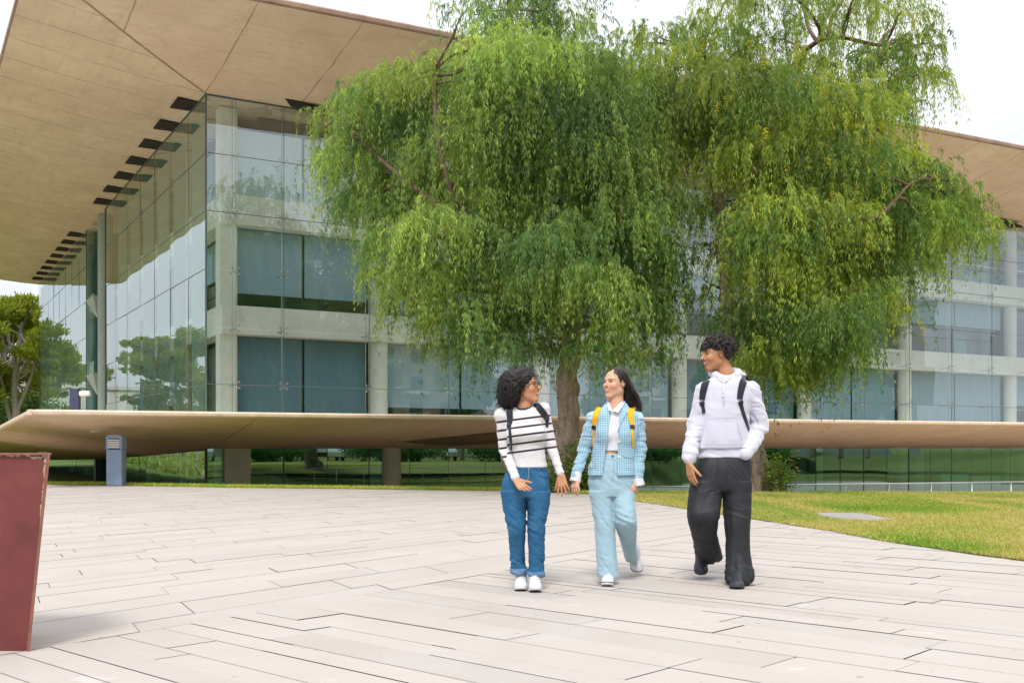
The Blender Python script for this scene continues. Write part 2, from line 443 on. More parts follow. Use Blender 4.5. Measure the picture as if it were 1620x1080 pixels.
# grass blades
def blades(n, sampler, hmin, hmax, wid, pal, name, lean=.5, seedy=2):
    r = np.random.default_rng(seedy); P = sampler(r, n); n = len(P)
    h = r.uniform(hmin, hmax, n); an = r.uniform(0, 2*np.pi, n); w_ = wid*r.uniform(.6, 1.3, n)
    side = np.stack([np.cos(an), np.sin(an), np.zeros(n)], 1)*w_[:, None]/2
    bl = np.stack([r.normal(0, lean, n), r.normal(0, lean, n), np.ones(n)], 1); bl /= np.linalg.norm(bl, axis=1)[:, None]
    mid = P + bl*h[:, None]*.55; tip = P + bl*h[:, None]; tip[:, :2] += (bl[:, :2])*h[:, None]*.5; tip[:, 2] -= h*.08
    V = np.stack([P-side, P+side, mid+side*.7, mid-side*.7, tip], 1).reshape(-1, 3)
    b = np.arange(n)*5
    F1 = np.stack([b, b+1, b+2, b+3], 1); F2 = np.stack([b+3, b+2, b+4, b+4], 1)
    patch = vnoise(np.stack([P[:,0]*.9, P[:,1]*.45, P[:,0]*0], 1), 3)*.5+.5
    patch = np.clip(patch + r.normal(0, .16, n), 0, .999)*(len(pal)-1); i0 = patch.astype(int); fr = (patch-i0)[:, None]
    pal = np.array(pal); c = pal[i0]*(1-fr)+pal[np.minimum(i0+1, len(pal)-1)]*fr
    F2 = F2[:, :3]
    # all faces as quads/tri: build with from two meshes merged through degenerate-free quads
    V2 = V; Fall = np.concatenate([np.stack([b, b+1, b+2], 1), np.stack([b, b+2, b+3], 1), F2])
    return tag(np_mesh(name, V2, Fall, M['leaf'], smooth=False, colors=np.repeat(c, 5, 0)), kind='stuff')
M['leaf'] = leaf_mat('leaf', .3)
GP = [(.11,.25,.02),(.20,.33,.03),(.34,.38,.05),(.52,.44,.13),(.56,.40,.22),(.36,.38,.06),(.50,.42,.14),(.15,.29,.03)]
ex = np.array([e[0] for e in EDGE]); ey = np.array([e[1] for e in EDGE])
def lawn_s(r, n):
    y = r.uniform(8.5, 25.6, n*2); x0 = np.interp(y, ey[:9], ex[:9]) - .035
    x = x0 + r.uniform(0, 1, n*2)**1.0*(np.maximum(.52*y - x0, .3)+3.0)
    k = (y < crest(x)+.35) & (r.uniform(0, 1, n*2) < np.clip(26/(y+2), .2, 1)*(.75+.25*np.clip((x-x0)/.25, 0, 1)))
    k &= ~(((x-5.05)/.42)**2+((y-15.9)/.95)**2 < 1)      # the bare slab in the lawn
    k &= ~((np.hypot(x-5.9, (y-25)*.8) < 1.1) & (r.uniform(0, 1, n*2) < .8))
    x, y = x[k], y[k]; return np.stack([x, y, ground_z(x, y)+.008], 1)
tag(blades(250000, lawn_s, .020, .070, .010, GP, 'lawn_grass', .8), 'short green and straw coloured lawn grass right of the paving', 'grass')
def strip_s(r, n):
    x = r.uniform(-16, 1.9, n); x0 = np.interp(x, ex[::-1], ey[::-1]); y = x0 + np.abs(r.normal(0, .45, n)); y = np.minimum(y, crest(x)+1.5)
    return np.stack([x, y, ground_z(x, y)+.0], 1)
tag(blades(26000, strip_s, .03, .12, .016, [(.18,.34,.03),(.32,.44,.05),(.5,.5,.06),(.4,.45,.06),(.2,.36,.04)], 'verge_grass', .5, 4), 'narrow bright green grass verge along the far paving edge', 'grass')
def meadow_s(r, n):
    x = r.uniform(-80, -18, n); y = r.uniform(36, 105, n); k = x < -14-(y-35)*.58-3
    x, y = x[k], y[k]; return np.stack([x, y, ground_z(x, y)-.02], 1)
tag(blades(60000, meadow_s, .35, .9, .10, [(.20,.30,.05),(.42,.42,.13),(.55,.50,.24),(.40,.42,.12),(.22,.34,.06)], 'meadow_grass', .3, 5), 'tall dry grass beside the far left end of the glass building', 'grass')

# pale stone slab set in the lawn
sl = MB(); sl.box((5.05, 15.9, .012), .80, 1.7, .03, m=0)
tag(sl.build('lawn_slab', simple('grey_slab', (.26,.25,.23), (.34,.32,.29), .9, 5), origin=(5.05,15.9,0), bevel=.008), 'flat grey slab lying in the lawn', 'slab')

pth = MB()   # pale sheet added out of sight below the crest, bouncing light onto the soffit
bounce_p = [(-30,35.5),(-14,34.0),(-9,32.6),(-4,31.8),(0,31.2),(6,30),(14,29.6),(34,29.6),(60,29.6)]
for (x0, y0), (x1, y1) in zip(bounce_p[:-1], bounce_p[1:]):
    for k in range(8):
        for j in range(10):
            a0, a1 = x0+(x1-x0)*k/8, x0+(x1-x0)*(k+1)/8; b0, b1 = y0+(y1-y0)*k/8, y0+(y1-y0)*(k+1)/8
            f = lambda x, b, t_: (x, b+(max(40, 41+.6*x)+3-b)*t_)
            q_ = [f(a0,b0,j/10), f(a1,b1,j/10), f(a1,b1,(j+1)/10), f(a0,b0,(j+1)/10)]
            pth.quad(*[(x, y, float(ground_z(x, y))+.02) for x, y in q_])
M['bounce_sheet'] = simple('pale_bounce', (.56,.49,.42), (.48,.42,.36), .9, 2)
tag(pth.build('bounce_sheet', M['bounce_sheet']), kind='structure')
# ---------------------------------------------------------------- the glass building
C0 = np.array([-10.02, 35.0]); U = np.array([.8665, .499]); VV = np.array([-.499, .8665])
def bp3(a_, b_, z): p = C0 + U*a_ + VV*b_; return np.array([p[0], p[1], z])
U3 = np.array([*U, 0]); V3 = np.array([*VV, 0])
bld = empty('glass_building', bp3(0, 0, -2), 'long glass fronted building with broad tan concrete roof and canopy', 'building')
SE, LEN_L = 72., 47.5
OA, OB = -5.87, -6.0

def slab_ring(zt_outer, zfun_outer, zin_front, zin_left, thick, nseg=24):
    """sloping overhang: returns soffit quads (front, left) with uv"""
    fr = MB(); lf = MB(); lip = MB()
    ss = np.linspace(0, 1, nseg+1)
    curve = lambda t_: t_**1.25
    for i in range(nseg):
        a0, a1 = ss[i]**1.3, ss[i+1]**1.3
        for j in range(5):
            t0, t1 = j/5, (j+1)/5
            def P(a_, t_):
                aa = OA + (SE-OA)*a_; inn = 0 + SE*a_
                al = inn + (aa-inn)*t_; be = OB*t_
                zo = zfun_outer('f', aa-OA); z = zin_front + (zo-thick-zin_front)*curve(t_)
                return bp3(al, be, z), (al, -be)
            q = [P(a0,t0), P(a1,t0), P(a1,t1), P(a0,t1)]
            fr.quad(*[x[0] for x in q], uv=[x[1] for x in q])
            def Q(b_, t_):
                bb = OB + (LEN_L+1.5-OB)*b_; inn = LEN_L*b_
                be = inn + (bb-inn)*t_; al = OA*t_
                zo = zfun_outer('l', bb-OB); zi = zin_left(inn); z = zi + (zo-thick-zi)*curve(t_)
                return bp3(al, be, z), (be, -al)
            q = [Q(a0,t1), Q(a1,t1), Q(a1,t0), Q(a0,t0)]
            lf.quad(*[x[0] for x in q], uv=[x[1] for x in q])
        # lip
        for side in 'fl':
            R = []
            for a_ in (a0, a1):
                if side == 'f': aa = OA+(SE-OA)*a_; z = zfun_outer('f', aa-OA); p = lambda o, zz: bp3(aa, OB-o, zz); pin = lambda zz: bp3(max(aa,1.), 1., zz)
                else: bb = OB+(LEN_L+1.5-OB)*a_; z = zfun_outer('l', bb-OB); p = lambda o, zz: bp3(OA-o, bb, zz); pin = lambda zz: bp3(1., max(bb,1.), zz)
                R.append([p(0, z-thick), p(.05, z-thick*.75), p(.06, z-thick*.3), p(.02, z-.01), p(-.1, z+.005), pin(z+.12 if zt_outer > 5 else z-.25)])
            for k in range(5):
                q = [R[0][k], R[1][k], R[1][k+1], R[0][k+1]]
                if side == 'l': q = q[::-1]
                lip.quad(*q)
    return fr, lf, lip
# roof
zroof = lambda s, d: 13.56 + .0165*d if s == 'f' else 13.56
fr, lf, lip = slab_ring(13.5, zroof, 12.62, lambda b_: 12.62, .22)
roof = lip.build('roof', M['fascia'], bld, origin=bp3(0,0,13))
lf2 = lf.build('soffit', M['soffit_left'], roof, origin=bp3(0,0,13), uvs=True); fr2 = fr.build('soffit', M['soffit'], roof, origin=bp3(0,0,13), uvs=True)
m = MB()   # flat inner ceiling and the closing end
m.quad(bp3(0,0,12.622), bp3(SE,0,12.622), bp3(SE,9,12.622), bp3(0,9,12.622)); m.quad(bp3(0,9,12.622), bp3(9,9,12.622), bp3(9,LEN_L,12.622), bp3(0,LEN_L,12.622))
m.quad(bp3(0,LEN_L,12.62), bp3(OA,LEN_L+1.5,13.34), bp3(OA,LEN_L+1.5,13.56), bp3(1,LEN_L,13.7))
m.quad(bp3(1,1,13.7), bp3(SE,1,14.9), bp3(SE,14,14.9), bp3(1,14,13.7)); m.quad(bp3(1,14,13.7), bp3(14,14,13.7), bp3(14,LEN_L,13.7), bp3(1,LEN_L,13.7))
m.build('ceiling', M['soffit'], roof, origin=bp3(0,0,12.6))
# the crease where the two slopes of the soffit meet
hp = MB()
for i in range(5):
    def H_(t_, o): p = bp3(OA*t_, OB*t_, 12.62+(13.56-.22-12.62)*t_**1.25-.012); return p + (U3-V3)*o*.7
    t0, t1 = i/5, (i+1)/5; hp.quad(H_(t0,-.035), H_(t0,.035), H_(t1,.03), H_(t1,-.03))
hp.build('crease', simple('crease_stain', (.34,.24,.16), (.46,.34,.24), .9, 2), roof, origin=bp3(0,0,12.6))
# vents in the soffit
def vent(a_, b_, along_a, along_b, z=12.60):
    sl_ = .125; AX = U3*math.cos(sl_)-np.array([0,0,math.sin(sl_)]) if along_a > along_b else U3
    v_ = MB(); v_.box(bp3(a_, b_, z), along_a, along_b, .04, AX, V3)
    for k in range(5):
        if along_b >= along_a: v_.box(bp3(a_, b_+along_b*(k/4-.5)*.9, z-.025), along_a, .03, .02, U3, V3)
    v_.build('roof_vent', M['black'], bld, origin=bp3(a_, b_, z))
for k in range(7): vent(-.36, 1.5+2.75*k, .68, 1.15, 12.62)
for k in range(8): vent(-.36, 27+2.5*k, .68, 1.1, 12.62)
for k in range(8): vent(3.2+6.2*k, -.35, 2.5, .6, 12.60)

# canopy
def zcan(s, d):
    if s == 'f': return 2.0 + .0035*d
    return 2.0 - .028*min(d, 14) - .004*max(d-14, 0)
zin_left = lambda b_: float(np.interp(b_, [0, 6, 20, 46], [1.0, .80, .45, .15]))
fr, lf, lip = slab_ring(2, zcan, 1.0, zin_left, .15)
can = lip.build('canopy', M['lip'], bld, origin=bp3(0,0,2), smooth=False)
def mat_low():
    base = M['soffit_low']; return base
lf.build('soffit', M['soffit_low'], can, origin=bp3(0,0,2), uvs=True); fr.build('soffit', M['soffit_low'], can, origin=bp3(0,0,2), uvs=True)
# damp patch on the canopy: a thin stained skin following the soffit
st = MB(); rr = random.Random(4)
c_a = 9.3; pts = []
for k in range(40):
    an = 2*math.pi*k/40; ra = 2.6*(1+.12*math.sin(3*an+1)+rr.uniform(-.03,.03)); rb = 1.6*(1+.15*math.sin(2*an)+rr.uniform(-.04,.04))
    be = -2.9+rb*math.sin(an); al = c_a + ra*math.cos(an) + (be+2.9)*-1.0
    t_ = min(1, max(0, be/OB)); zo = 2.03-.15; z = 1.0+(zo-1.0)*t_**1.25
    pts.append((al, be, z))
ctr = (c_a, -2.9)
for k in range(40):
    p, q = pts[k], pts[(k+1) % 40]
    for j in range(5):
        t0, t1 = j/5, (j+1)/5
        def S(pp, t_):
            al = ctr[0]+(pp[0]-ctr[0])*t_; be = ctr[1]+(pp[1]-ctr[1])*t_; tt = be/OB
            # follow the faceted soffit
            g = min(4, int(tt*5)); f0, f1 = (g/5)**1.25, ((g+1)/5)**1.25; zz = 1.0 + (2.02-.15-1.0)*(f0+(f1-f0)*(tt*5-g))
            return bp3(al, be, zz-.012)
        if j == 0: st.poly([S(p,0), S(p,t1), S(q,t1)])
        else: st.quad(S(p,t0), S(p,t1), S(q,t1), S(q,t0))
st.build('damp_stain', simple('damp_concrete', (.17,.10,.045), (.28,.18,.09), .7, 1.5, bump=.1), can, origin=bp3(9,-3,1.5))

# beams
def beam(z0, z1):
    b = MB(); i, o = 1.35, .70
    b.box(bp3((SE+o)/2, (i+o)/2, (z0+z1)/2), SE-o, i-o, z1-z0, U3, V3)
    for (b0, b1) in ((i, 18.9), (25.9, LEN_L-.5)):
        b.box(bp3((i+o)/2, (b0+b1)/2, (z0+z1)/2), i-o-.004, b1-b0, z1-z0-.004, U3, V3)
    b.build('beam', M['beam'], bld, origin=bp3(0, 0, z0), bevel=.02)
    s_ = MB(); s_.box(bp3(SE/2, 5.5, z1-.25), SE-1.5, 8.2, .3, U3, V3); s_.box(bp3(5.5, 9.7+18.5, z1-.25), 8.2, 37, .3, U3, V3)
    s_.build('floor_slab', M['slabm'], bld, origin=bp3(0, 0, z0))
beam(4.88, 5.85); beam(8.6, 9.6)
s_ = MB(); s_.box(bp3(SE/2, 5., .93), SE-.4, 9.4, .12, U3, V3); s_.box(bp3(5., 9.8+18.5, .93), 9.4, 37.4, .12, U3, V3); s_.build('floor_slab', M['slabm'], bld, origin=bp3(0,0,1))
s_ = MB(); s_.box(bp3(SE/2, 5., -1.95), SE-.4, 9.4, .12, U3, V3); s_.box(bp3(5., 9.8+18.5, -1.0), 9.4, 37.4, .12, U3, V3); s_.build('floor_slab', M['slabm'], bld, origin=bp3(0,0,-2))
# columns
cols_f = [.99, 6.59, 13.6, 20.6, 28.0, 34.9, 43.2, 50.5, 58, 65.5]
M['col_green'] = simple('dark_green_concrete', (.36,.43,.38), (.28,.35,.31), .85, 3)  # darker and greener than the other columns
def round_col(a_, b_, r, z0, z1, mat='beam', cap=True):
    m_ = MB(); c = bp3(a_, b_, 0)
    m_.tube([(c[0],c[1],z0),(c[0],c[1],z1)], r, 20); return m_.build('column', M[mat], bld, origin=bp3(a_, b_, z0), smooth=False)
for i, s in enumerate(cols_f):
    if i == 0:
        m_ = MB(); m_.box(bp3(s, 1.2, 6.8), .62, .5, 11.6, U3, V3)
        m_.box(bp3(s, 1.2, -.5), .75, .6, 2.9, U3, V3); m_.build('column', M['beam'], bld, origin=bp3(s,1.2,-2), bevel=.03)
    else:
        round_col(s, 1.18, .33, -1.9, 12.6)
for s in (7.6, 14.2, 32, 38.5, 45): round_col(1.18, s, .30, -1.2, 12.6)
M['pier'] = simple('ochre_grey_concrete', (.52,.50,.38), (.42,.41,.31), .85, 2)
for i, s in enumerate(cols_f):
    if i == 0:
        m_ = MB(); m_.box(bp3(s+.02, .05, -.45), .86, .5, 2.95, U3, V3); m_.build('column', M['pier'], bld, origin=bp3(s,.05,-1.9), bevel=.03)
    else: round_col(s, .06 if i == 1 else .5, .36, -1.9, 1.05, 'pier')
# inner line: windows, mullions, blinds
bw = MB(); bw.quad(bp3(8,9,-1.9), bp3(SE,9,-1.9), bp3(SE,9,12.6), bp3(8,9,12.6)); bw.quad(bp3(9,9,-1.9), bp3(9,LEN_L,-1.9), bp3(9,LEN_L,12.6), bp3(9,9,12.6))
bw.quad(bp3(SE,0.3,-1.9), bp3(SE,9,-1.9), bp3(SE,9,12.6), bp3(SE,.3,12.6)); bw.quad(bp3(0.3,LEN_L,-1), bp3(9,LEN_L,-1), bp3(9,LEN_L,12.6), bp3(.3,LEN_L,12.6))
bw.build('inner_wall', M['interior'], bld, origin=bp3(0,9,0))
levels = [(1.0, 4.88), (5.85, 8.6), (9.6, 12.6)]
rb_ = random.Random(21)
def window_bay(s0, s1, z0, z1, cover, mat, side='f', divs=2):
    P = (lambda s, e, z: bp3(s, e, z)) if side == 'f' else (lambda s, e, z: bp3(e, s, z))
    ax = U3 if side == 'f' else V3; ay = V3 if side == 'f' else U3
    w_ = MB(); w_.quad(P(s0,1.62,z0), P(s1,1.62,z0), P(s1,1.62,z1), P(s0,1.62,z1))
    win = w_.build('window', M['glass_in'], bld, origin=P(s0,1.62,z0))
    f_ = MB()
    for k in range(divs+1):
        s = s0+(s1-s0)*k/divs; f_.box(P(s, 1.60, (z0+z1)/2), .09 if k in (0, divs) else .05, .1, z1-z0, ax, ay)
    f_.box(P((s0+s1)/2, 1.60, z0+.04), s1-s0-.1, .08, .08, ax, ay); f_.box(P((s0+s1)/2, 1.60, z0+.85), s1-s0-.1, .06, .05, ax, ay)
    f_.build('frame', M['mullion'], win, origin=P(s0,1.62,z0))
    if cover > 0:
        zb = z1-(z1-z0)*cover
        for k in range(divs):
            a0, a1 = s0+(s1-s0)*k/divs+.07, s0+(s1-s0)*(k+1)/divs-.03
            q = MB(); q.box(P((a0+a1)/2, 1.50, (zb+z1)/2), a1-a0, .02, z1-zb, ax, ay); q.box(P((a0+a1)/2, 1.50, zb), a1-a0, .04, .05, ax, ay)
            q.build('blind', M[mat], win, origin=P(a0,1.5,zb))
cov = {(0,0):(.93,'blind_dark'), (0,1):(.90,'blind_dark'), (0,2):(.6,'blind_mid'), (0,3):(.7,'blind_mid'), (0,4):(1.,'blind_dark'), (0,5):(.9,'blind_mid'), (0,6):(.70,'blind_mid'), (0,7):(.4,'blind_mid'),
       (1,1):(.80,'blind_mid'), (1,2):(.8,'blind_mid'), (1,3):(.75,'blind_mid'), (1,4):(.4,'blind_mid'), (1,5):(0,''), (1,6):(.45,'blind_mid'),
       (2,1):(.93,'blind_sky'), (2,2):(.9,'blind_sky'), (2,3):(.9,'blind_sky'), (2,4):(.5,'blind_mid')}
for li, (z0, z1) in enumerate(levels):
    for k in range(len(cols_f)-1):
        s0, s1 = cols_f[k]+.34, cols_f[k+1]-.34
        c_, m_ = cov.get((li, k+1), (0, '')) if li else cov.get((0, k+1), (0.3, 'blind_mid'))
        zt = z1 if li < 2 else 12.05
        window_bay(s0, s1, z0, zt, c_, m_ or 'blind_mid', 'f', 2)
    for (s0, s1) in ((2.6, 7.2), (8, 13.8), (14.6, 18.8), (26.5, 31.6), (32.4, 38.1), (38.9, 44.6)):
        window_bay(s0, s1, z0, z1 if li < 2 else 12.05, rb_.choice([0, .5, .8]), 'blind_mid', 'l', 2)
pm = MB(); pm.box(bp3(SE/2+1, 1.62, 12.32), SE-2.4, .12, .54, U3, V3); pm.box(bp3(1.62, 24, 12.32), .12, 44, .54, U3, V3); pm.build('recess_shade', M['mullion'], bld, origin=bp3(0,1.6,12.3))  # dark strip added in place of the shaded recess under the soffit
# cyan boards added inside, standing in for daylight seen through the building
for (s0, s1, e, z0, z1) in ((1.6,3.4,2.6,1.05,1.75),(3.6,4.9,2.6,1.05,1.75),(7.2,8.0,2.4,1.05,1.9),(11,12.3,2.4,1.05,1.9),(36,38.,3,1.1,2.5),(40.6,42.3,3,1.1,2.4),(45,47,4,1.1,3.5),(38,40,4,9.9,10.9),(44.5,48,5,9.9,11.2),(33.2,34.2,4,6.1,7.2),(41,42,3,6.1,7.2),(38.5,40.7,1.9,-1.85,-.35),(41,43.4,1.9,-1.85,-.5),(6,11,5,10,10.9)):
    q = MB(); q.box(bp3((s0+s1)/2, e, (z0+z1)/2), s1-s0, .06, z1-z0, U3, V3); q.build('daylight_board', M['cyan'], bld, origin=bp3(s0, e, z0))

# outer glass skin: single panes with a little play, so that reflections break from pane to pane
rows = [1.22, 3.12, 5.0, 6.9, 8.8, 10.7, 12.58]
joints_f = [0, 2.62] + [2.62+3.12*k for k in range(1, 22)]
joints_l = [0, 2.44, 5.25, 8.05, 10.9, 13.8, 16.6, 19.4]; joints_l2 = [25.4+2.75*k for k in range(9)]
rp_ = random.Random(8); n_pane = 0; rest = MB()
def pane(P, nrm, s0, s1, z0, z1, mat, far_):
    global n_pane
    g = .009; a_, b_ = rp_.gauss(0, .0042), rp_.gauss(0, .0042)
    c0 = rp_.uniform(-.002, .002)
    pts = []
    for s, z in ((s0+g, z0+g), (s1-g, z0+g), (s1-g, z1-g), (s0+g, z1-g)):
        pts.append(P(s, z) + nrm*(c0 + a_*(s-(s0+s1)/2) + b_*(z-(z0+z1)/2)))
    if far_ or n_pane >= 100: rest.quad(*pts, m=0 if mat == 'glass' else 1); return
    q = MB(); q.quad(*pts); q.build('glass_pane', M[mat], bld, origin=pts[0]); n_pane += 1
for s0, s1 in zip(joints_l[:-1], joints_l[1:]):
    for z0, z1 in zip(rows[:-1], rows[1:]): pane(lambda s, z: bp3(0, s, z), U3, s0, s1, z0, z1, 'glass_left', False)
for s0, s1 in zip(joints_f[:-1], joints_f[1:]):
    for z0, z1 in zip(rows[:-1], rows[1:]): pane(lambda s, z: bp3(s, 0, z), V3, s0, s1, z0, z1, 'glass', s0 > 31)
for s0, s1 in zip(joints_l2[:-1], joints_l2[1:]):
    for z0, z1 in zip(rows[:-1], rows[1:]): pane(lambda s, z: bp3(0, s, z), U3, s0, s1, z0, z1, 'glass_left', True)
tag(rest.build('glass_pane', [M['glass'], M['glass_left']], bld, origin=bp3(0,0,0)), kind='stuff')
# seals
q = MB()
for z in rows[1:-1]:
    if z in (5.0, 6.9): continue
    q.box(bp3(34, 0, z), 68, .02, .022, U3, V3)
for z in rows[1:-1]:
    q.box(bp3(0, 9.7, z), .02, 19.4, .022, U3, V3); q.box(bp3(0, 36.4, z), .02, 22, .022, U3, V3)
for s in joints_l[1:] + joints_l2: q.box(bp3(0, s, 6.9), .012, .012, 11.3, U3, V3)
for s in joints_f[1:]: q.box(bp3(s, 0, 6.9), .014, .02, 11.3, U3, V3)
q.box(bp3(0, 0, 6.9), .05, .05, 11.4, U3, V3); q.box(bp3(0, 19.4, 6.9), .07, .07, 11.4, U3, V3); q.box(bp3(0, 25.4, 6.9), .05, .05, 11.4, U3, V3)
q.box(bp3(34,0,12.59), 68, .05, .05, U3, V3); q.box(bp3(0,9.7,12.595), .05, 19.4, .05, U3, V3)
q.build('glazing_seal', M['seal'], bld, origin=bp3(0,0,1))
# rods and spider fittings behind the front joints
nf = 0
for i, s in enumerate([.98] + joints_f[1:16]):
    r_ = MB()
    for off in ((0,) if i % 2 else (-.06, .06)):
        c = bp3(s+off, .22, 0); r_.tube([(c[0],c[1],1.2),(c[0],c[1],12.6)], .014, 6)
    r_.build('tension_rod', M['steel'], bld, origin=bp3(s,.22,1.2), smooth=True)
    for z in (3.12, 5.0, 6.9, 8.8, 10.7):
        f_ = MB()
        for da in (-.12, .12):
            for dz in (-.10, .10):
                f_.tube([bp3(s, .20, z), bp3(s+da, .05, z+dz)], .012, 5); f_.tube([bp3(s+da, .045, z+dz), bp3(s+da, -.02, z+dz)], .035, 8)
        f_.tube([bp3(s,.2,z), bp3(s,.75,z)], .02, 6)
        f_.build('spider_fitting', M['steel'], bld, origin=bp3(s,0,z)); nf += 1
# the open bay on the side: round column with brackets, end glazing
round_col(.25, 21.0, .36, .8, 12.6, 'col_green')
for z in (8.6, 4.75):
    b = MB()
    b.hexa([bp3(-.1,21.2,z-1.05), bp3(.6,21.2,z-1.05), bp3(.6,21.5,z-1.05), bp3(-.1,21.5,z-1.05), bp3(-.3,21.2,z), bp3(1.4,21.2,z), bp3(1.4,23.6,z), bp3(-.3,23.6,z)])
    b.build('bracket', M['col_green'], bld, origin=bp3(0,21,z))
b = MB(); b.quad(bp3(.1,25.45,.9), bp3(4.5,25.45,.9), bp3(4.5,25.45,12.6), bp3(.1,25.45,12.6)); b.quad(bp3(4.5,19.4,.9), bp3(4.5,25.4,.9), bp3(4.5,25.4,12.6), bp3(4.5,19.4,12.6)); b.build('recess_glazing', M['glass_in'], bld, origin=bp3(0,25,1))
M['fin'] = simple('pale_glass_fin', (.50,.66,.60), (.42,.58,.53), .3, 2)
for s0 in joints_l[1:-1] + joints_l2[1:]:
    f_ = MB(); f_.box(bp3(.34, s0, 6.8), .44, .02, 11.2, U3, V3); f_.build('glass_fin', M['fin'], bld, origin=bp3(.3, s0, 1.2))
b = MB(); b.quad(bp3(.4,25.6,.9), bp3(4.7,25.6,.9), bp3(4.7,25.6,12.6), bp3(.4,25.6,12.6)); b.build('inner_wall', M['interior'], bld, origin=bp3(.4,25.6,.9))
# ground floor glazing
rows_g = joints_f
g_ = MB()
for s0, s1 in zip(joints_f[:-1], joints_f[1:]):
    for h0, h1 in ((s0, (s0+s1)/2), ((s0+s1)/2, s1)):
        t_ = rp_.gauss(0, .004)
        g_.quad(bp3(h0+.01, .02+t_*(h1-h0), -1.9), bp3(h1-.01, .02-t_*(h1-h0), -1.9), bp3(h1-.01, .02-t_*(h1-h0), 1.0), bp3(h0+.01, .02+t_*(h1-h0), 1.0))
for k in range(34):
    s0, s1 = k*1.4, k*1.4+1.4; t_ = rp_.gauss(0, .004)
    g_.quad(bp3(.02+t_, s0+.01, -1.0), bp3(.02-t_, s1-.01, -1.0), bp3(.02-t_, s1-.01, 1.0), bp3(.02+t_, s0+.01, 1.0))
lowg = g_.build('ground_floor_glazing', M['glass_low'], bld, origin=bp3(0,0,0))
for s0 in joints_f[1:]:
    f_ = MB(); f_.box(bp3(s0, .05, -.45), .05, .06, 2.9, U3, V3); f_.build('mullion', M['mullion'], lowg, origin=bp3(s0,0,-1.9))
    f_ = MB(); f_.box(bp3(s0-1.56, .05, -.45), .03, .05, 2.9, U3, V3); f_.build('mullion', M['mullion'], lowg, origin=bp3(s0-1.56,0,-1.9))
f_ = MB(); f_.box(bp3(0, 0.0, -.45), .08, .08, 2.9, U3, V3); f_.build('mullion', M['mullion'], lowg, origin=bp3(0,0,-1.9))
f_ = MB(); f_.box(bp3(.0, 21, -.3), .5, .5, 2.6, U3, V3); f_.build('column', M['mullion'], bld, origin=bp3(0,21,-1))
lb = MB(); lb.quad(bp3(3, 6, -1.9), bp3(SE, 6, -1.9), bp3(SE, 6, 1.0), bp3(3, 6, 1.0)); lb.quad(bp3(4, 4, -1), bp3(4, LEN_L, -1), bp3(4, LEN_L, 1.0), bp3(4, 4, 1.0)); lb.build('back_wall', M['interior'], bld, origin=bp3(0,6,0))

q = MB(); q.box(bp3(OA-.02, OB-.02, 2.0-.08), .11, .11, .145, U3, V3); q.build('lip_corner', M['lip'], can, origin=bp3(OA,OB,2), bevel=.02)
# small flood lamp under the canopy
p = bp3(-3.9, -3.4, 1.62)
q = MB(); q.box(p+np.array([0,0,.06]), .14, .10, .12, U3, V3); q.box(p+np.array([0,-.06,-.08]), .26, .16, .18, U3, V3); q.box(p+np.array([0,-.15,-.08]), .20, .01, .13, U3, V3, m=1)
fl = q.build('flood_lamp', [simple('lamp_beige', (.55,.44,.30), None, .6), simple('lamp_lens', (.75,.72,.62), None, .2)], origin=p, bevel=.01)
tag(fl, 'small beige flood lamp fixed under the left end of the canopy', 'lamp')
# spotlight post on the canopy
p = bp3(-4.3, -2.2, 1.85)
e_ = empty('spotlight_post', p, 'dark blue post with white spotlight standing on the canopy', 'lamp')
q = MB(); q.box(p+np.array([0,0,.42]), .26, .2, .95); q.build('post', simple('navy_paint', (.03,.04,.09), (.05,.06,.12), .5, 5), e_, origin=p, bevel=.015)
q = MB(); c = p+np.array([.18,-.05,.74]); q.tube([c-np.array([.02,0,0]), c+np.array([.26,0,.01])], .075, 16); q.build('lamp_head', simple('white_enamel', (.8,.8,.8), None, .4), e_, origin=c)

# handrail in front of the ground floor on the right
rl = empty('handrail', (3, 27, -1.5), 'low thin metal handrail running behind the lawn before the glass', 'railing')
A_, B_ = at(1010, 770, 27.5), at(1700, 760.5, 33.0)
q = MB(); q.tube([A_, (A_+B_)/2, B_], .022, 8); q.build('rail', M['steel'], rl, origin=A_, smooth=True)
A2, B2 = A_-np.array([0,0,.30]), B_-np.array([0,0,.30]); q = MB(); q.tube([A2, B2], .012, 6); q.build('rail', M['steel'], rl, origin=A2, smooth=True)
for k in range(10):
    p = A_+(B_-A_)*(k+.3)/10; q = MB(); q.tube([(p[0],p[1],-1.9),(p[0],p[1],p[2])], .016, 6); q.build('post', M['steel'], rl, origin=(p[0],p[1],-1.9), smooth=True)

# bollard lamp
Yb = 29.2; p = at(184, 768, Yb); zb = float(ground_z(p[0], Yb)); p[2] = zb
bo = empty('bollard_lamp', p, 'blue grey bollard lamp with louvred head on the far paving edge', 'bollard')
t_ = NT('blue_grey_paint'); v = t_.coord(); c = t_.ramp(t_.noise(v, 4, 6, .7), [(.3, (.20,.29,.43)), (.7, (.27,.36,.50))]); t_.bsdf(t_.mix(t_.val(t_.noise(v, 14, 5), .6, .75, 0, .4), c, (.10,.12,.16)), .55)
bm_ = t_.mat
W_ = .44; H_ = 1.40
q = MB(); q.box(p+np.array([0,0,H_*.355]), W_*.97, .36, H_*.71); q.build('post', bm_, bo, origin=p, bevel=.03)
q = MB()
for sx in (-1, 1): q.box(p+np.array([sx*W_*.42, 0, H_*.815]), W_*.16, .36, H_*.21)
q.box(p+np.array([0, .14, H_*.815]), W_*.68, .05, H_*.21)
hd = []
prof = [(-.5,0),(-.5,.055),(-.36,.085),(-.18,.10),(0,.105),(.18,.10),(.36,.085),(.5,.055),(.5,0)]
i0 = len(q.v)
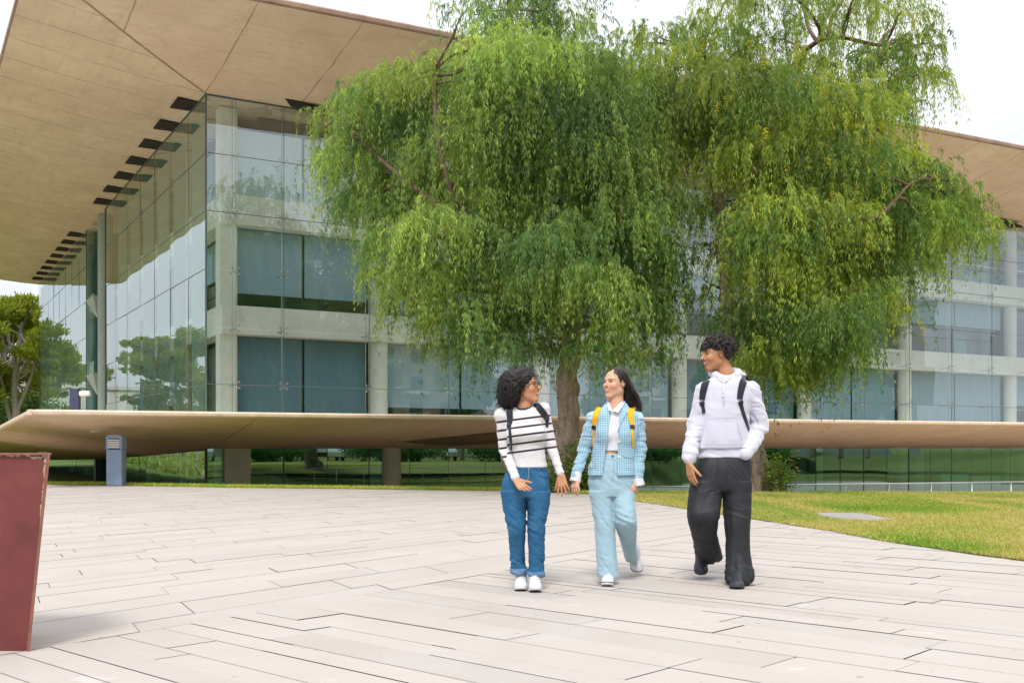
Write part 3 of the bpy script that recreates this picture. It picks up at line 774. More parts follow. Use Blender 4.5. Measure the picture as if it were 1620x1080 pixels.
for yy in (-.18, .18):
    for x_, z_ in prof: q.v.append(tuple(p+np.array([x_*W_, yy, H_*.92+z_])))
n_ = len(prof)
q.f.append(tuple(range(i0, i0+n_))[::-1]); q.m.append(0); q.f.append(tuple(range(i0+n_, i0+2*n_))); q.m.append(0)
for k in range(n_): q.f.append((i0+k, i0+(k+1) % n_, i0+n_+(k+1) % n_, i0+n_+k)); q.m.append(0)
q.uv = []
q.build('head', bm_, bo, origin=p)
for k in range(5):
    q = MB(); z = H_*(.735+.036*k); q.hexa([p+np.array(a_) for a_ in ((-.152,-.205,z),(.152,-.205,z),(.148,-.02,z+.02),(-.148,-.02,z+.02),(-.152,-.205,z+.026),(.152,-.205,z+.026),(.148,-.02,z+.05),(-.148,-.02,z+.05))])
    q.build('louvre', simple('louvre_white', (.85,.86,.88), None, .5) if k == 0 else bpy.data.materials['louvre_white'], bo, origin=p)

# red steel block at the left edge
pb = np.array([-2.48, 5.5, 0.])
t_ = NT('chipped_red_paint'); v = t_.coord()
c = t_.ramp(t_.noise(v, 2.5, 7, .65, .5), [(.25, (.085,.017,.017)), (.5, (.145,.028,.027)), (.75, (.20,.052,.044))])
c = t_.mix(t_.val(t_.noise(t_.mapping(v, (3,3,.4)), 2.2, 6, .7), .55, .8, 0, .5), c, (.09,.03,.035))
c = t_.mix(t_.val(t_.noise(v, 9, 4, .6), .74, .76, 0, .8), c, (.50,.30,.22))
sx = t_.new('ShaderNodeSeparateXYZ'); t_.con(v, sx.inputs[0])
chip = t_.math('ADD', t_.math('ADD', t_.math('MULTIPLY', sx.outputs[2], .0), t_.attr('edge')), t_.math('MULTIPLY', t_.math('SUBTRACT', t_.noise(v, 7, 6, .7), .5), .16))
chm = t_.val(chip, .054, .049); c = t_.mix(chm, c, (.46,.33,.24))
c = t_.mix(t_.val(chip, .042, .036), c, (.05,.035,.03))
t_.bsdf(c, .55, 0, t_.bump(chm, .6, .006, t_.bump(t_.noise(v, 40, 5), .2, .004)))
red = t_.mat
rust = simple('rusty_edge', (.16,.06,.04), (.27,.12,.08), .85, 12, bump=.4)
rb = empty('steel_planter', pb, 'tall dark red painted steel planter with chipped edge at left', 'planter')
# front panel with an 'edge' attribute = distance to the right/top rim
Ht = 1.022; xr0, xr1 = 0.0, .115      # right edge bottom/top (local)
nxp, nzp = 60, 60; pv_ = []; ed = []
for j in range(nzp+1):
    z = (Ht-.012)*j/nzp; xr = xr0+(xr1-xr0)*z/Ht-.016
    for i in range(nxp+1):
        x = -1.6 + (xr+1.6)*(i/nxp)**.6; pv_.append((pb[0]+x, pb[1]+.010+(-.02)*(z/Ht), z)); ed.append(min((xr-x)*1.6+.035+.03*(1-z/Ht), (Ht-.012-z)*1.15+.045))
pf = [(j*(nxp+1)+i, j*(nxp+1)+i+1, (j+1)*(nxp+1)+i+1, (j+1)*(nxp+1)+i) for j in range(nzp) for i in range(nxp)]
np_mesh('front_panel', pv_, pf, red, rb, smooth=False, origin=pb, attrs={'edge': ed})
q = MB()
def PB(x, y, z): return pb+np.array([x-max(0, y-.05)*.62, y, z])
q.hexa([PB(xr0-.016,-.004,0), PB(xr0,-.004,0), PB(xr0,.5,0), PB(xr0-.016,.5,0), PB(xr1-.016,-.024,Ht), PB(xr1,-.024,Ht), PB(xr1,.52,Ht), PB(xr1-.016,.52,Ht)])
q.hexa([PB(-1.6,-.026,Ht-.012), PB(xr1-.016,-.026,Ht-.012), PB(xr1-.016,.03,Ht-.012), PB(-1.6,.03,Ht-.012), PB(-1.6,-.026,Ht-.001), PB(xr1-.016,-.026,Ht-.001), PB(xr1-.016,.03,Ht-.001), PB(-1.6,.03,Ht-.001)])
q.build('rim', rust, rb, origin=pb)
q = MB(); q.hexa([PB(-1.6,.03,0), PB(-.02,.03,0), PB(-.02,.5,0), PB(-1.6,.5,0), PB(-1.6,.03,.93), PB(.08,.03,.93), PB(.08,.5,.93), PB(-1.6,.5,.93)]); q.build('soil', M['joint'], rb, origin=pb)
# ---------------------------------------------------------------- trees
def bark(name, a, b, c_):
    t = NT(name); v = t.coord()
    n1 = t.noise(t.mapping(v, (5,5,1.1)), 2.4, 7, .7, 1.5); n2 = t.noise(v, 3.2, 5, .6)
    c = t.ramp(n1, [(.3, c_), (.45, a), (.7, b)]); c = t.mix(t.val(n2, .58, .72, 0, .5), c, (.16,.12,.08))
    h = t.math('ADD', n1, t.math('MULTIPLY', t.noise(v, 12, 5, .7), .4))
    t.bsdf(c, .95, 0, t.bump(h, 1., .05)); return t.mat
M['bark'] = bark('pepper_bark', (.34,.25,.20), (.56,.45,.37), (.09,.065,.05))
M['bark_dark'] = bark('limb_bark', (.15,.09,.065), (.25,.16,.11), (.04,.03,.025))
M['bark_pine'] = bark('pine_bark', (.36,.30,.27), (.52,.46,.42), (.15,.11,.09))
M['frond'] = leaf_mat('pepper_frond', .48, .42)

def bez(p0, p1, sag, n=8, wob=.1, r=random):
    p0 = np.array(p0, float); p1 = np.array(p1, float); out = []
    ph = [r.uniform(0, 6) for _ in range(3)]
    for i in range(n+1):
        t_ = i/n; p = p0*(1-t_)+p1*t_
        p = p + np.array([math.sin(ph[0]+t_*5)*wob, math.sin(ph[1]+t_*4)*wob, sag*4*t_*(1-t_)+math.sin(ph[2]+t_*6)*wob*.6])*math.sin(math.pi*t_)**.5 if 0 < i < n else p
        out.append(p)
    return out

def fronds(clumps, n_per, seed, flower=0., depth_px=1.0, pal=None):
    """clumps: list of (x,y,z,r,density). Returns leaflet mesh arrays: weeping strands of paired narrow leaflets"""
    r = np.random.default_rng(seed); VV_ = []; CC = []
    pal = np.array(pal)
    flV = []; flC = []
    for (cx, cy, cz, cr, den, yel) in clumps:
        n = int(n_per*den*(cr/1.0)**1.7)
        d = r.normal(size=(n, 3)); d[:, 2] = np.abs(d[:, 2])*1.0 - .3; d /= np.linalg.norm(d, axis=1)[:, None]
        rad = cr*r.uniform(.35, 1., n)**.6
        st = np.array([cx, cy, cz]) + r.normal(0, .17, (n, 3))*cr + d*rad[:, None]*np.array([1, 1, .75])
        out = d.copy(); out[:, 2] = 0; out += r.normal(0, .35, (n, 3)); out[:, 2] *= .3
        L_ = r.uniform(.3, 1.1, n)*(.75+.35*cr)*np.where(r.uniform(0, 1, n) < .14, 1.7, 1.); nn = 11
        tt = np.linspace(0.04, 1, nn)
        arch = r.uniform(.15, .48, n)*L_
        up = r.uniform(0., .22, n)
        P = st[:, None, :] + out[:, None, :]*(arch[:, None]*(1-(1-tt)**2)[None, :])[..., None]
        P[..., 2] += (up[:, None]*np.sin(tt*np.pi*.8)[None, :] - L_[:, None]*(tt**1.7)[None, :])
        sway = r.normal(0, .07, (n, 2)); P[..., 0] += sway[:, :1]*np.sin(tt*3)[None]; P[..., 1] += sway[:, 1:]*np.sin(tt*3)[None]
        T = np.gradient(P, axis=1); T /= np.linalg.norm(T, axis=2)[..., None]
        hue = r.normal(0, .19); bri = r.uniform(.82, 1.45)
        idxf = np.clip((.42+.20*yel+hue+r.normal(0, .17, n)), 0, .999)*(len(pal)-1); i0_ = idxf.astype(int); fr0 = (idxf-i0_)[:, None]
        base_c = (pal[i0_]*(1-fr0)+pal[np.minimum(i0_+1, len(pal)-1)]*fr0)*bri
        # sprays at the top of each clump are younger and yellower
        young = np.clip((d[:, 2]-.45)*1.6, 0, 1)[:, None]*r.uniform(.2, .9, (n, 1)); base_c = base_c*(1-young)+np.array([.40,.46,.12])*young
        cc = base_c[:, None, :]*r.uniform(.78, 1.22, (n, nn, 1))
        for sg in (-1, 1, 2, 3):
            az = r.uniform(0, np.pi*2, (n, nn)); S = np.stack([np.cos(az), np.sin(az), np.zeros_like(az)], -1)
            ln = r.uniform(.09, .18, (n, nn))*(1-.3*tt[None]); wd = r.uniform(.007, .013, (n, nn))
            D = T*.55 + S*.55 + np.array([0, 0, -.55]) + r.normal(0, .12, S.shape); D /= np.linalg.norm(D, axis=2)[..., None]
            Wn = np.cross(D, r.normal(size=D.shape)); Wn /= np.linalg.norm(Wn, axis=2)[..., None]
            a = P + r.normal(0, .02, P.shape); tip = a + D*ln[..., None]; tip[..., 2] -= .02; md = a + D*ln[..., None]*.4
            q = np.stack([a, md+Wn*wd[..., None], tip, md-Wn*wd[..., None]], 2)
            VV_.append(q.reshape(-1, 3)); CC.append(np.repeat((cc*r.uniform(.88, 1.14, (n, nn, 1))).reshape(-1, 3), 4, 0))
        if flower > 0 and yel > -.2:
            k = r.uniform(0, 1, n) < flower*(.5+yel)
            m = int(k.sum())
            if m:
                c0 = P[k, -3 if True else 0, :]; pk = 26
                pp = c0[:, None, :] + np.stack([r.normal(0, .035, (m, pk)), r.normal(0, .035, (m, pk)), -r.uniform(-.05, .24, (m, pk))], -1)
                aa = r.normal(size=(m, pk, 3)); aa /= np.linalg.norm(aa, axis=2)[..., None]; bb = np.cross(aa, r.normal(size=(m, pk, 3))); bb /= np.linalg.norm(bb, axis=2)[..., None]
                s_ = .017; q = np.stack([pp-aa*s_, pp+bb*s_, pp+aa*s_, pp-bb*s_], 2)
                flV.append(q.reshape(-1, 3)); fc = np.array([.62,.52,.04])*r.uniform(.75, 1.25, (m, 1, 1))*np.ones((m, pk, 3)); flC.append(np.repeat(fc.reshape(-1, 3), 4, 0))
    V = np.concatenate(VV_+flV); C_ = np.concatenate(CC+flC); Fc = np.arange(len(V)).reshape(-1, 4)
    return V, Fc, np.clip(C_, 0, 1)

PEP1 = [(.070,.145,.050),(.105,.190,.058),(.155,.245,.066),(.235,.325,.075),(.30,.39,.09),(.40,.47,.12)]
PEP2 = [(.075,.145,.042),(.115,.190,.048),(.165,.245,.052),(.25,.325,.058),(.33,.39,.065),(.48,.49,.08)]
def clump_world(lst, Yc, cxp, half_px, seed):
    r = np.random.default_rng(seed); out = []
    for c in lst:
        px, py, rp = c[:3]; den = c[3] if len(c) > 3 else 1.; yel = c[4] if len(c) > 4 else 0.
        edge = min(1, abs(px-cxp)/half_px); dmax = 3.6*math.sqrt(max(.03, 1-edge**2))
        rw = rp/F*Yc
        if py < 100: den *= .62
        for k, s in enumerate((-1, 1)):
            dy = s*dmax*r.uniform(.25, .85) if edge < .8 else r.uniform(-.7, .7)
            if k == 1 and edge >= .8: break
            if k == 0 and cxp > 1000 and px < 1185 and 300 < py < 520: continue
            Yk = Yc + dy; p = at(px+r.uniform(-8, 8), py+r.uniform(-6, 6), Yk)
            out.append((p[0], p[1], p[2], rw*(1. if k == 0 else 1.1), den*(1. if k == 0 else .75), yel))
    return out

def trunk_mesh(pts, rads, seed, mat, parent, name='trunk', lump=.34, n=44, origin=None):
    q = MB(); r = random.Random(seed)
    P = [np.array(p, float) for p in pts]
    # resample smoothly
    fine = []; fr_ = []
    for i in range(len(P)-1):
        p0 = P[max(i-1,0)]; p1 = P[i]; p2 = P[i+1]; p3 = P[min(i+2, len(P)-1)]
        for k in range(6):
            t_ = k/6; fine.append(.5*((2*p1)+(-p0+p2)*t_+(2*p0-5*p1+4*p2-p3)*t_**2+(-p0+3*p1-3*p2+p3)*t_**3)); fr_.append(rads[i]*(1-t_)+rads[i+1]*t_)
    fine.append(P[-1]); fr_.append(rads[-1])
    nz = lambda i, k: 1+lump*.35*float(vnoise(np.array([[math.cos(2*math.pi*k/n)*9+seed, math.sin(2*math.pi*k/n)*9, i*1.1]]), seed+2)[0])+lump*float(vnoise(np.array([[math.cos(2*math.pi*k/n)*1.6+seed, math.sin(2*math.pi*k/n)*1.6, i*.42]]), seed)[0]) + lump*.6*float(vnoise(np.array([[math.cos(2*math.pi*k/n)*4+seed, math.sin(2*math.pi*k/n)*4, i*.35]]), seed+1)[0])
    q.tube(fine, fr_, n, jitter=nz); return q.build(name, mat, parent, smooth=True, origin=origin if origin is not None else P[0]), fine

def limbs(clumps, skeleton, parent, mat, seed, every=1):
    r = random.Random(seed); sk = [np.array(p) for p in skeleton]
    for ci, c in enumerate(clumps):
        if ci % every: continue
        tgt = np.array(c[:3]); 
        cand = [p for p in sk if p[2] < tgt[2]+.2] or sk
        p0 = min(cand, key=lambda p: np.linalg.norm((p-tgt)*np.array([1,1,1.7])))
        L_ = np.linalg.norm(tgt-p0)
        if L_ < .4 or L_ > 3.0: continue
        pts = bez(p0, tgt, .06*L_, 7, .04*L_, r)
        r0 = min(.045, .014+.010*L_); q = MB(); q.tube(pts, [r0*(1-.8*i/7)+.006 for i in range(8)], 7)
        for k in range(3):
            i = r.randint(3, 7); e = pts[i]+np.array([r.uniform(-.6,.6), r.uniform(-.6,.6), r.uniform(-.1,.5)])*c[3]
            q.tube(bez(pts[i], e, .06, 4, .05, r), [.014,.011,.009,.006,.004], 5)
        q.build('limb', mat, parent, smooth=True, origin=p0)

T1 = [(745,500,30,.6,-.3),(700,540,22,.5,-.4),(800,550,30,.6,-.4),(850,545,26,.6,-.4),(925,545,28,.6,-.3),(985,560,26,.5,-.4),(1030,560,24,.5,-.4),(600,430,24,.6,-.1),(640,480,26,.6,-.2),(520,250,20,.6,.3),(505,205,14,.7,.5),(528,185,34,.8,.5),(575,165,38,1,.5),(610,140,44,1,.6),(660,130,42,1,.4),(690,95,26,.9,.6),(560,255,46,1),(615,215,60,1,.3),(690,190,60,1,.2),(590,320,54,1),(655,290,64,1),(735,240,70,1),
 (620,390,45,.9),(690,370,66,1),(770,320,72,1),(665,450,46,.9),(735,440,60,1,-.1),(800,400,70,1,-.1),(700,500,36,.8,-.2),(765,515,42,.85,-.3),(830,500,50,1,-.4),
 (745,20,34,.5),(770,70,48,.8),(760,130,44,.8,.2),(830,40,55,.75),(835,110,70,1,.2),(900,40,48,.45),(905,110,66,.9,.1),(800,190,74,1,.1),(880,200,80,1,.2),(960,120,60,.7,.2),(960,180,66,1,.3),
 (950,260,76,1,.3),(870,300,80,1),(1000,240,56,1,.6),(1020,310,56,1,.3),(960,350,74,1),(880,400,72,1,-.1),(1020,400,56,1,-.1),(945,450,56,1,-.2),(885,470,38,.9,-.2),(1010,480,48,.8,-.4),(965,520,36,.7,-.4),(1050,440,34,.6,-.3),(1045,520,28,.5,-.4),(820,-20,60,.7),(900,-40,60,.5),
 (860,440,44,1,.5)]
T2 = [(1190,560,30,.7,-.1),(1255,590,26,.7,.1),(1315,560,26,.7,.1),(1410,480,26,.6,.1),(1560,375,16,.7,.6),(1240,325,30,.8,.6),(1290,345,34,.9,.5),(1340,345,30,.9,.6),(1400,310,34,.9,.7),(1445,60,22,.6,.1),(1040,60,38,.6,.1),(1000,75,34,.5),(1080,100,50,.8,.1),(1075,170,54,1,.1),(1130,60,48,.8,.1),(1150,130,60,1,.2),(1150,10,46,.6),(1210,70,44,.55,.2),(1230,5,52,.5,.1),(1290,30,44,.45,.1),(1350,15,46,.55,.1),(1420,20,44,.6,.1),(1462,70,30,.7,.1),
 (1445,120,34,.7,.2),(1390,100,42,.6,.2),(1330,90,42,.4,.4),(1270,110,44,.6,.6),(1215,160,62,1,.7),(1290,170,60,1,1.),(1350,170,54,1,.9),(1400,170,44,.8,.4),(1130,220,62,1,.3),(1200,250,70,1,.8),(1280,260,70,1,.9),(1350,260,60,1,.8),(1410,250,44,1,.9),
 (1455,285,44,1,.9),(1500,320,44,1,.8),(1540,355,32,.9,.7),(1470,350,52,1,.6),(1400,340,60,1,.6),(1320,340,64,1,.5),(1240,340,60,1,.4),(1170,330,50,.8,.1),(1520,375,26,.7,.5),(1440,410,42,.9,.4),(1370,420,56,1,.2),(1290,430,66,1,.4),(1220,430,60,1,.5),(1215,370,60,1,.3),
 (1100,330,34,.8,-.3),(1120,400,34,.8,-.4),(1110,470,34,.7,-.5),(1190,500,44,1,-.2),(1250,510,56,1,.3),(1320,500,54,1,.2),(1370,470,40,.8,0),(1340,545,34,.8,0),(1280,560,42,.9,.2),(1220,560,40,.9,0),(1230,-40,60,.5),(1350,-40,60,.5)]
def pepper_tree(cl_px, Yc, cxp, half, seed, label, base_pts, base_r, limbs_extra, pal, flower, n_per):
    b0 = base_pts[0]
    e_ = empty('pepper_tree', b0, label, 'tree', 'weeping pepper trees before the building')
    cl = clump_world(cl_px, Yc, cxp, half, seed)
    tr, fine = trunk_mesh(base_pts, base_r, seed, M['bark'], e_)
    skel = fine[len(fine)//3:]
    for pts, rd in limbs_extra:
        t2, f2 = trunk_mesh(pts, rd, seed+5, M['bark_dark'], e_, 'limb', .12, 12); skel = skel + f2[2:]
    limbs(cl, skel, e_, M['bark_dark'], seed+1)
    V, Fc, C_ = fronds(cl, n_per, seed+2, flower, pal=pal)
    np_mesh('crown', V, Fc, M['frond'], e_, smooth=False, origin=b0, colors=C_)
    return e_
Y1 = 25.4
g0 = lambda p: np.array([p[0], p[1], float(ground_z(p[0], p[1]))-.12])
tb = [g0(at(893, 776, Y1)), at(893, 758, Y1), at(897, 715, Y1), at(899, 665, Y1), at(898, 610, Y1), at(902, 560, Y1), at(904, 520, Y1), at(902, 470, Y1), at(890, 380, Y1), at(880, 260, Y1+.3), at(872, 120, Y1+.4), at(860, 20, Y1)]
tr_ = [.56, .40, .32, .27, .23, .20, .18, .15, .13, .10, .07, .03]
lx = [([at(903,520,Y1), at(860,480,Y1-.8), at(800,430,Y1-1.6), at(745,350,Y1-2.3), at(710,290,Y1-2.6), at(690,200,Y1-2.5), at(688,110,Y1-2.2)], [.15,.13,.11,.09,.07,.05,.02]),
      ([at(903,500,Y1), at(935,430,Y1-1), at(955,350,Y1-1.5), at(965,260,Y1-1.2), at(985,160,Y1-.6)], [.13,.11,.09,.06,.03]),
      ([at(740,350,Y1-2.2), at(660,300,Y1-2), at(590,240,Y1-1.4), at(540,180,Y1-.6)], [.07,.055,.04,.015])]
tree1 = pepper_tree(T1, Y1, 810, 320, 31, 'weeping pepper tree with knobbly trunk rising between the two women', tb, tr_, lx, PEP1, .0, 185)
Y2 = 25.6
tb2 = [g0(at(1197, 776, Y2)), at(1196, 752, Y2), at(1188, 710, Y2), at(1180, 660, Y2), at(1172, 600, Y2), at(1160, 540, Y2), at(1152, 480, Y2), at(1146, 400, Y2), at(1140, 330, Y2), at(1128, 270, Y2), at(1112, 190, Y2), at(1110, 90, Y2)]
tr2 = [.52, .38, .30, .25, .21, .19, .18, .16, .13, .10, .07, .03]
lx2 = [([at(1152,440,Y2), at(1190,380,Y2-1.6), at(1240,346,Y2-2.6), at(1300,358,Y2-3.0), at(1330,352,Y2-3.1), at(1385,345,Y2-3.0), at(1415,318,Y2-2.8), at(1450,285,Y2-2.2), at(1500,285,Y2-1.4)], [.10,.085,.07,.06,.055,.045,.035,.025,.01]),
       ([at(1143,360,Y2), at(1200,260,Y2+.5), at(1230,160,Y2+.5), at(1270,85,Y2), at(1320,60,Y2-.5), at(1400,72,Y2-.8), at(1440,50,Y2-.8)], [.13,.11,.09,.07,.05,.04,.015]),
       ([at(1215,250,Y2+.5), at(1300,200,Y2+.8), at(1360,150,Y2+.6), at(1390,90,Y2+.2)], [.08,.06,.045,.02])]
tree2 = pepper_tree(T2, Y2, 1270, 310, 47, 'weeping pepper tree with yellow tinged crown behind the man in the hoodie', tb2, tr2, lx2, PEP2, .035, 185)

# leafy shoots round the trunk feet
def shoots(name, cx_, cy_, cz_, sx_, sy_, h_, n, label, seed, pal):
    r = np.random.default_rng(seed); st = []
    q = MB(); VL = []; CL = []
    for i in range(n):
        x = cx_+r.normal(0, sx_); y = cy_+r.normal(0, sy_)-.2; hh = h_*r.uniform(.4, 1)
        top = np.array([x+r.normal(0, .18), y-abs(r.normal(0, .15)), cz_+hh]); pts = bez((x, y, cz_), top, 0, 6, .04, random)
        q.tube(pts, [.008]*6+[.003], 4)
        for p in pts[1:]:
            for k in range(9):
                d = r.normal(size=3); d[2] = abs(d[2])*.2-.3; d /= np.linalg.norm(d); ln = r.uniform(.07, .15)
                s_ = np.cross(d, r.normal(size=3)); s_ /= np.linalg.norm(s_)
                p2 = p + r.normal(0, .03, 3); VL += [p2, p2+d*ln*.5+s_*.02, p2+d*ln, p2+d*ln*.5-s_*.02]; c = pal[r.integers(len(pal))]*r.uniform(.8, 1.2); CL += [c]*4
    e_ = empty(name, (cx_, cy_, cz_), label, 'plant')
    q.build('stem', M['bark_dark'], e_, origin=(cx_,cy_,cz_)); V = np.array(VL)
    np_mesh('foliage', V, np.arange(len(V)).reshape(-1, 4), M['frond'], e_, smooth=False, origin=(cx_,cy_,cz_), colors=np.array(CL))
pal_ = np.array([(.10,.22,.03),(.16,.30,.03),(.24,.36,.04),(.30,.28,.05),(.07,.15,.03)])
b1 = g0(at(893, 776, Y1)); shoots('shrub', b1[0]+.45, b1[1]-.45, 0., .22, .12, 1.25, 34, 'bushy green shoots at the foot of the trunk between the two women', 5, pal_)
shoots('shrub', b1[0]-.35, b1[1]-.5, 0., .16, .12, .8, 12, 'low shoots left of the trunk between the two women', 6, pal_)
b2 = g0(at(1205, 776, Y2)); shoots('shrub', b2[0]+.35, b2[1]-.35, 0., .16, .12, .95, 14, 'thin leafy shoots beside the trunk behind the man', 9, pal_)

# stone pines beyond the left end
def pine(x, y, H, label, seed, sc_=1., lean=0., low=True):
    r = random.Random(seed); z0 = float(ground_z(x, y)); e_ = empty('stone_pine', (x, y, z0), label, 'tree', 'stone pines beyond the building')
    top = np.array([x+lean, y, z0+H*.80])
    tr, fine = trunk_mesh([(x,y,z0),(x+lean*.1+.2,y,z0+H*.2),(x+lean*.5-.2,y,z0+H*.45),(x+lean*.8,y,z0+H*.65), top], [.34*sc_,.28*sc_,.22*sc_,.16*sc_,.08], seed, M['bark_pine'], e_, n=12)
    cl = []
    for k in range(17):
        an = r.uniform(0, 6.28); rr_ = H*.30*math.sqrt(r.random()); zz = z0+H*(.93-.30*(rr_/(H*.30))**2*r.uniform(.3, 1)-.05*r.random())
        cl.append((x+lean+rr_*math.cos(an), y+rr_*math.sin(an), zz, H*.085*r.uniform(.7, 1.3), 1, 0))
    if low:
        for k in range(10):
            an = r.uniform(0, 6.28); rr_ = H*.24*r.uniform(.4, 1); cl.append((x+lean+rr_*math.cos(an), y+rr_*math.sin(an), z0+H*r.uniform(.35, .62), H*.07*r.uniform(.7, 1.2), 1, 0))
    q = MB()
    for sg in (-1, 1):
        q.tube(bez(fine[int(len(fine)*.22)], (x+sg*H*.16, y-.5, z0+H*.72), .0, 8, .3, r), [.2*sc_,.18*sc_,.16*sc_,.14*sc_,.12*sc_,.10*sc_,.08*sc_,.06*sc_,.04], 8)
    for c in cl:
        p0 = fine[min(len(fine)-1, int(len(fine)*r.uniform(.45, .9)))]
        q.tube(bez(p0, c[:3], -.3, 6, .25, r), [.11*sc_,.09*sc_,.075*sc_,.06*sc_,.045*sc_,.03*sc_,.015], 6)
    q.build('limb', M['bark_pine'], e_, smooth=True, origin=(x,y,z0))
    rg = np.random.default_rng(seed); VL = []; CL = []
    for c in cl:
        n = int(1100*(c[3]/1.3)**2)
        d = rg.normal(size=(n,3)); d /= np.linalg.norm(d, axis=1)[:, None]; rad = c[3]*rg.uniform(.2, 1., n)**.45
        bmp = 1+.3*vnoise(d*2.2+seed, seed); P = np.array(c[:3])+d*(rad*bmp)[:, None]*np.array([1.25, 1.25, .62])
        up = d*.6+np.array([0,0,.8]); up /= np.linalg.norm(up, axis=1)[:, None]; up = up + rg.normal(0, .45, (n,3))
        s_ = np.cross(up, rg.normal(size=(n,3))); s_ /= np.linalg.norm(s_, axis=1)[:, None]; ln = rg.uniform(.14, .30, n)[:, None]; wd_ = .055
        VL.append(np.stack([P-s_*wd_, P+s_*wd_, P+up*ln+s_*wd_*.9, P+up*ln-s_*wd_*.9], 1).reshape(-1, 3))
        base = np.array([.10,.16,.02])+np.clip(d[:, 2:3], -1, 1)*0; mixy = rg.uniform(0, 1, (n,1)); col = base*(1-mixy)+np.array([.34,.35,.035])*mixy
        CL.append(np.repeat(col, 4, 0))
    V = np.concatenate(VL); np_mesh('crown', V, np.arange(len(V)).reshape(-1,4), M['frond'], e_, smooth=False, origin=(x,y,z0), colors=np.concatenate(CL))
    return e_
p1 = pine(-43.0, 92, 14.6, 'stone pine with pale forked trunk nearest the left edge of the photo', 3, 1.1, .8)
p2 = pine(-39.0, 93, 14.4, 'stone pine with leaning pale trunk, half hidden behind the glass end wall', 4, 1.1, 1.6)
def again(src, x, y, s, rz, label):
    c = copy_tree(src); c.location = (x, y, float(ground_z(x, y))); c.scale = (s, s, s); c.rotation_euler = (0, 0, rz); c['label'] = label; return c
again(p1, -49, 103, 1.0, 2.1, 'stone pine at the far left, standing behind the forked one')
again(p2, -44.5, 108, .93, 4., 'rearmost stone pine, in the gap between the other crowns')
again(p1, -46, 74, .78, 1.2, 'large stone pine mirrored in the glass side wall nearest the corner')
again(p2, -54, 84, .8, .4, 'stone pine mirrored in the middle of the glass side wall')
again(p1, -60, 112, .85, 3.4, 'stone pine mirrored in the far block of the glass side wall')
again(p2, -50, 60, .8, 5.2, 'smaller stone pine mirrored low in the glass side wall')
# low dark hedge at the pines' feet
def bush(name, x, y, rx, ry, rz, n, label, seed, pal, leaf=.12, cat='bush', nclump=14):
    rg = np.random.default_rng(seed); z0 = float(ground_z(x, y)); VL = []; CL = []
    e_ = empty(name, (x,y,z0), label, cat)
    q = MB()
    cs = [(rg.uniform(-1,1), rg.uniform(-1,1), rg.uniform(.3,.95)) for _ in range(nclump)]
    for c in cs:
        c = np.array([x+c[0]*rx*.75, y+c[1]*ry*.75, z0+c[2]*rz]); q.tube([(x+ (c[0]-x)*.3, y, z0), c], [.06,.02], 5)
        m = n//nclump; d = rg.normal(size=(m,3)); d /= np.linalg.norm(d, axis=1)[:, None]
        P = c+d*(rg.uniform(.3,1,m)**.5*min(rx, rz)*.42)[:, None]*(1+.25*vnoise(d*2+seed, 1))[:, None]
        a = rg.normal(size=(m,3)); a /= np.linalg.norm(a, axis=1)[:, None]; b = np.cross(a, rg.normal(size=(m,3))); b /= np.linalg.norm(b, axis=1)[:, None]
        VL.append(np.stack([P-a*leaf, P+b*leaf*.5, P+a*leaf, P-b*leaf*.5], 1).reshape(-1,3)); CL.append(np.repeat(np.array(pal)[rg.integers(len(pal), size=m)], 4, 0))
    q.build('stem', M['bark_dark'], e_, origin=(x,y,z0)); V = np.concatenate(VL)
    np_mesh('foliage', V, np.arange(len(V)).reshape(-1,4), M['frond'], e_, smooth=False, origin=(x,y,z0), colors=np.concatenate(CL)); return e_
gp = [(.05,.10,.02),(.08,.15,.025),(.12,.20,.03),(.04,.08,.02)]
bush('bush', -44, 100, 6, 3, 5., 9000, 'dark broad bush under the stone pines at the far left', 3, gp, .2, nclump=20)
bush('bush', -52, 104, 6, 3, 5.5, 9000, 'tall dark bush at the extreme left behind the pines', 5, gp, .2, nclump=20)

hb = bush('hedge', 22, 8, 4, 1.6, 2.6, 9000, 'dense green hedge across the square, mirrored in the ground floor glass', 8, [(.07,.17,.02),(.12,.27,.03),(.18,.36,.04)], .13, 'hedge', 20)
for i, (x, y) in enumerate(((29,14),(36,20),(15,2),(44,27),(10,-6),(53,35))):
    c = copy_tree(hb); c.location = (x, y, 0); c.rotation_euler = (0, 0, .7+i*.4); c['label'] = 'dense green hedge across the square, mirrored in the ground floor glass'
for o_ in bpy.data.objects:
    if o_.name.startswith('hedge'): o_['group'] = 'hedges mirrored in the ground floor glass'
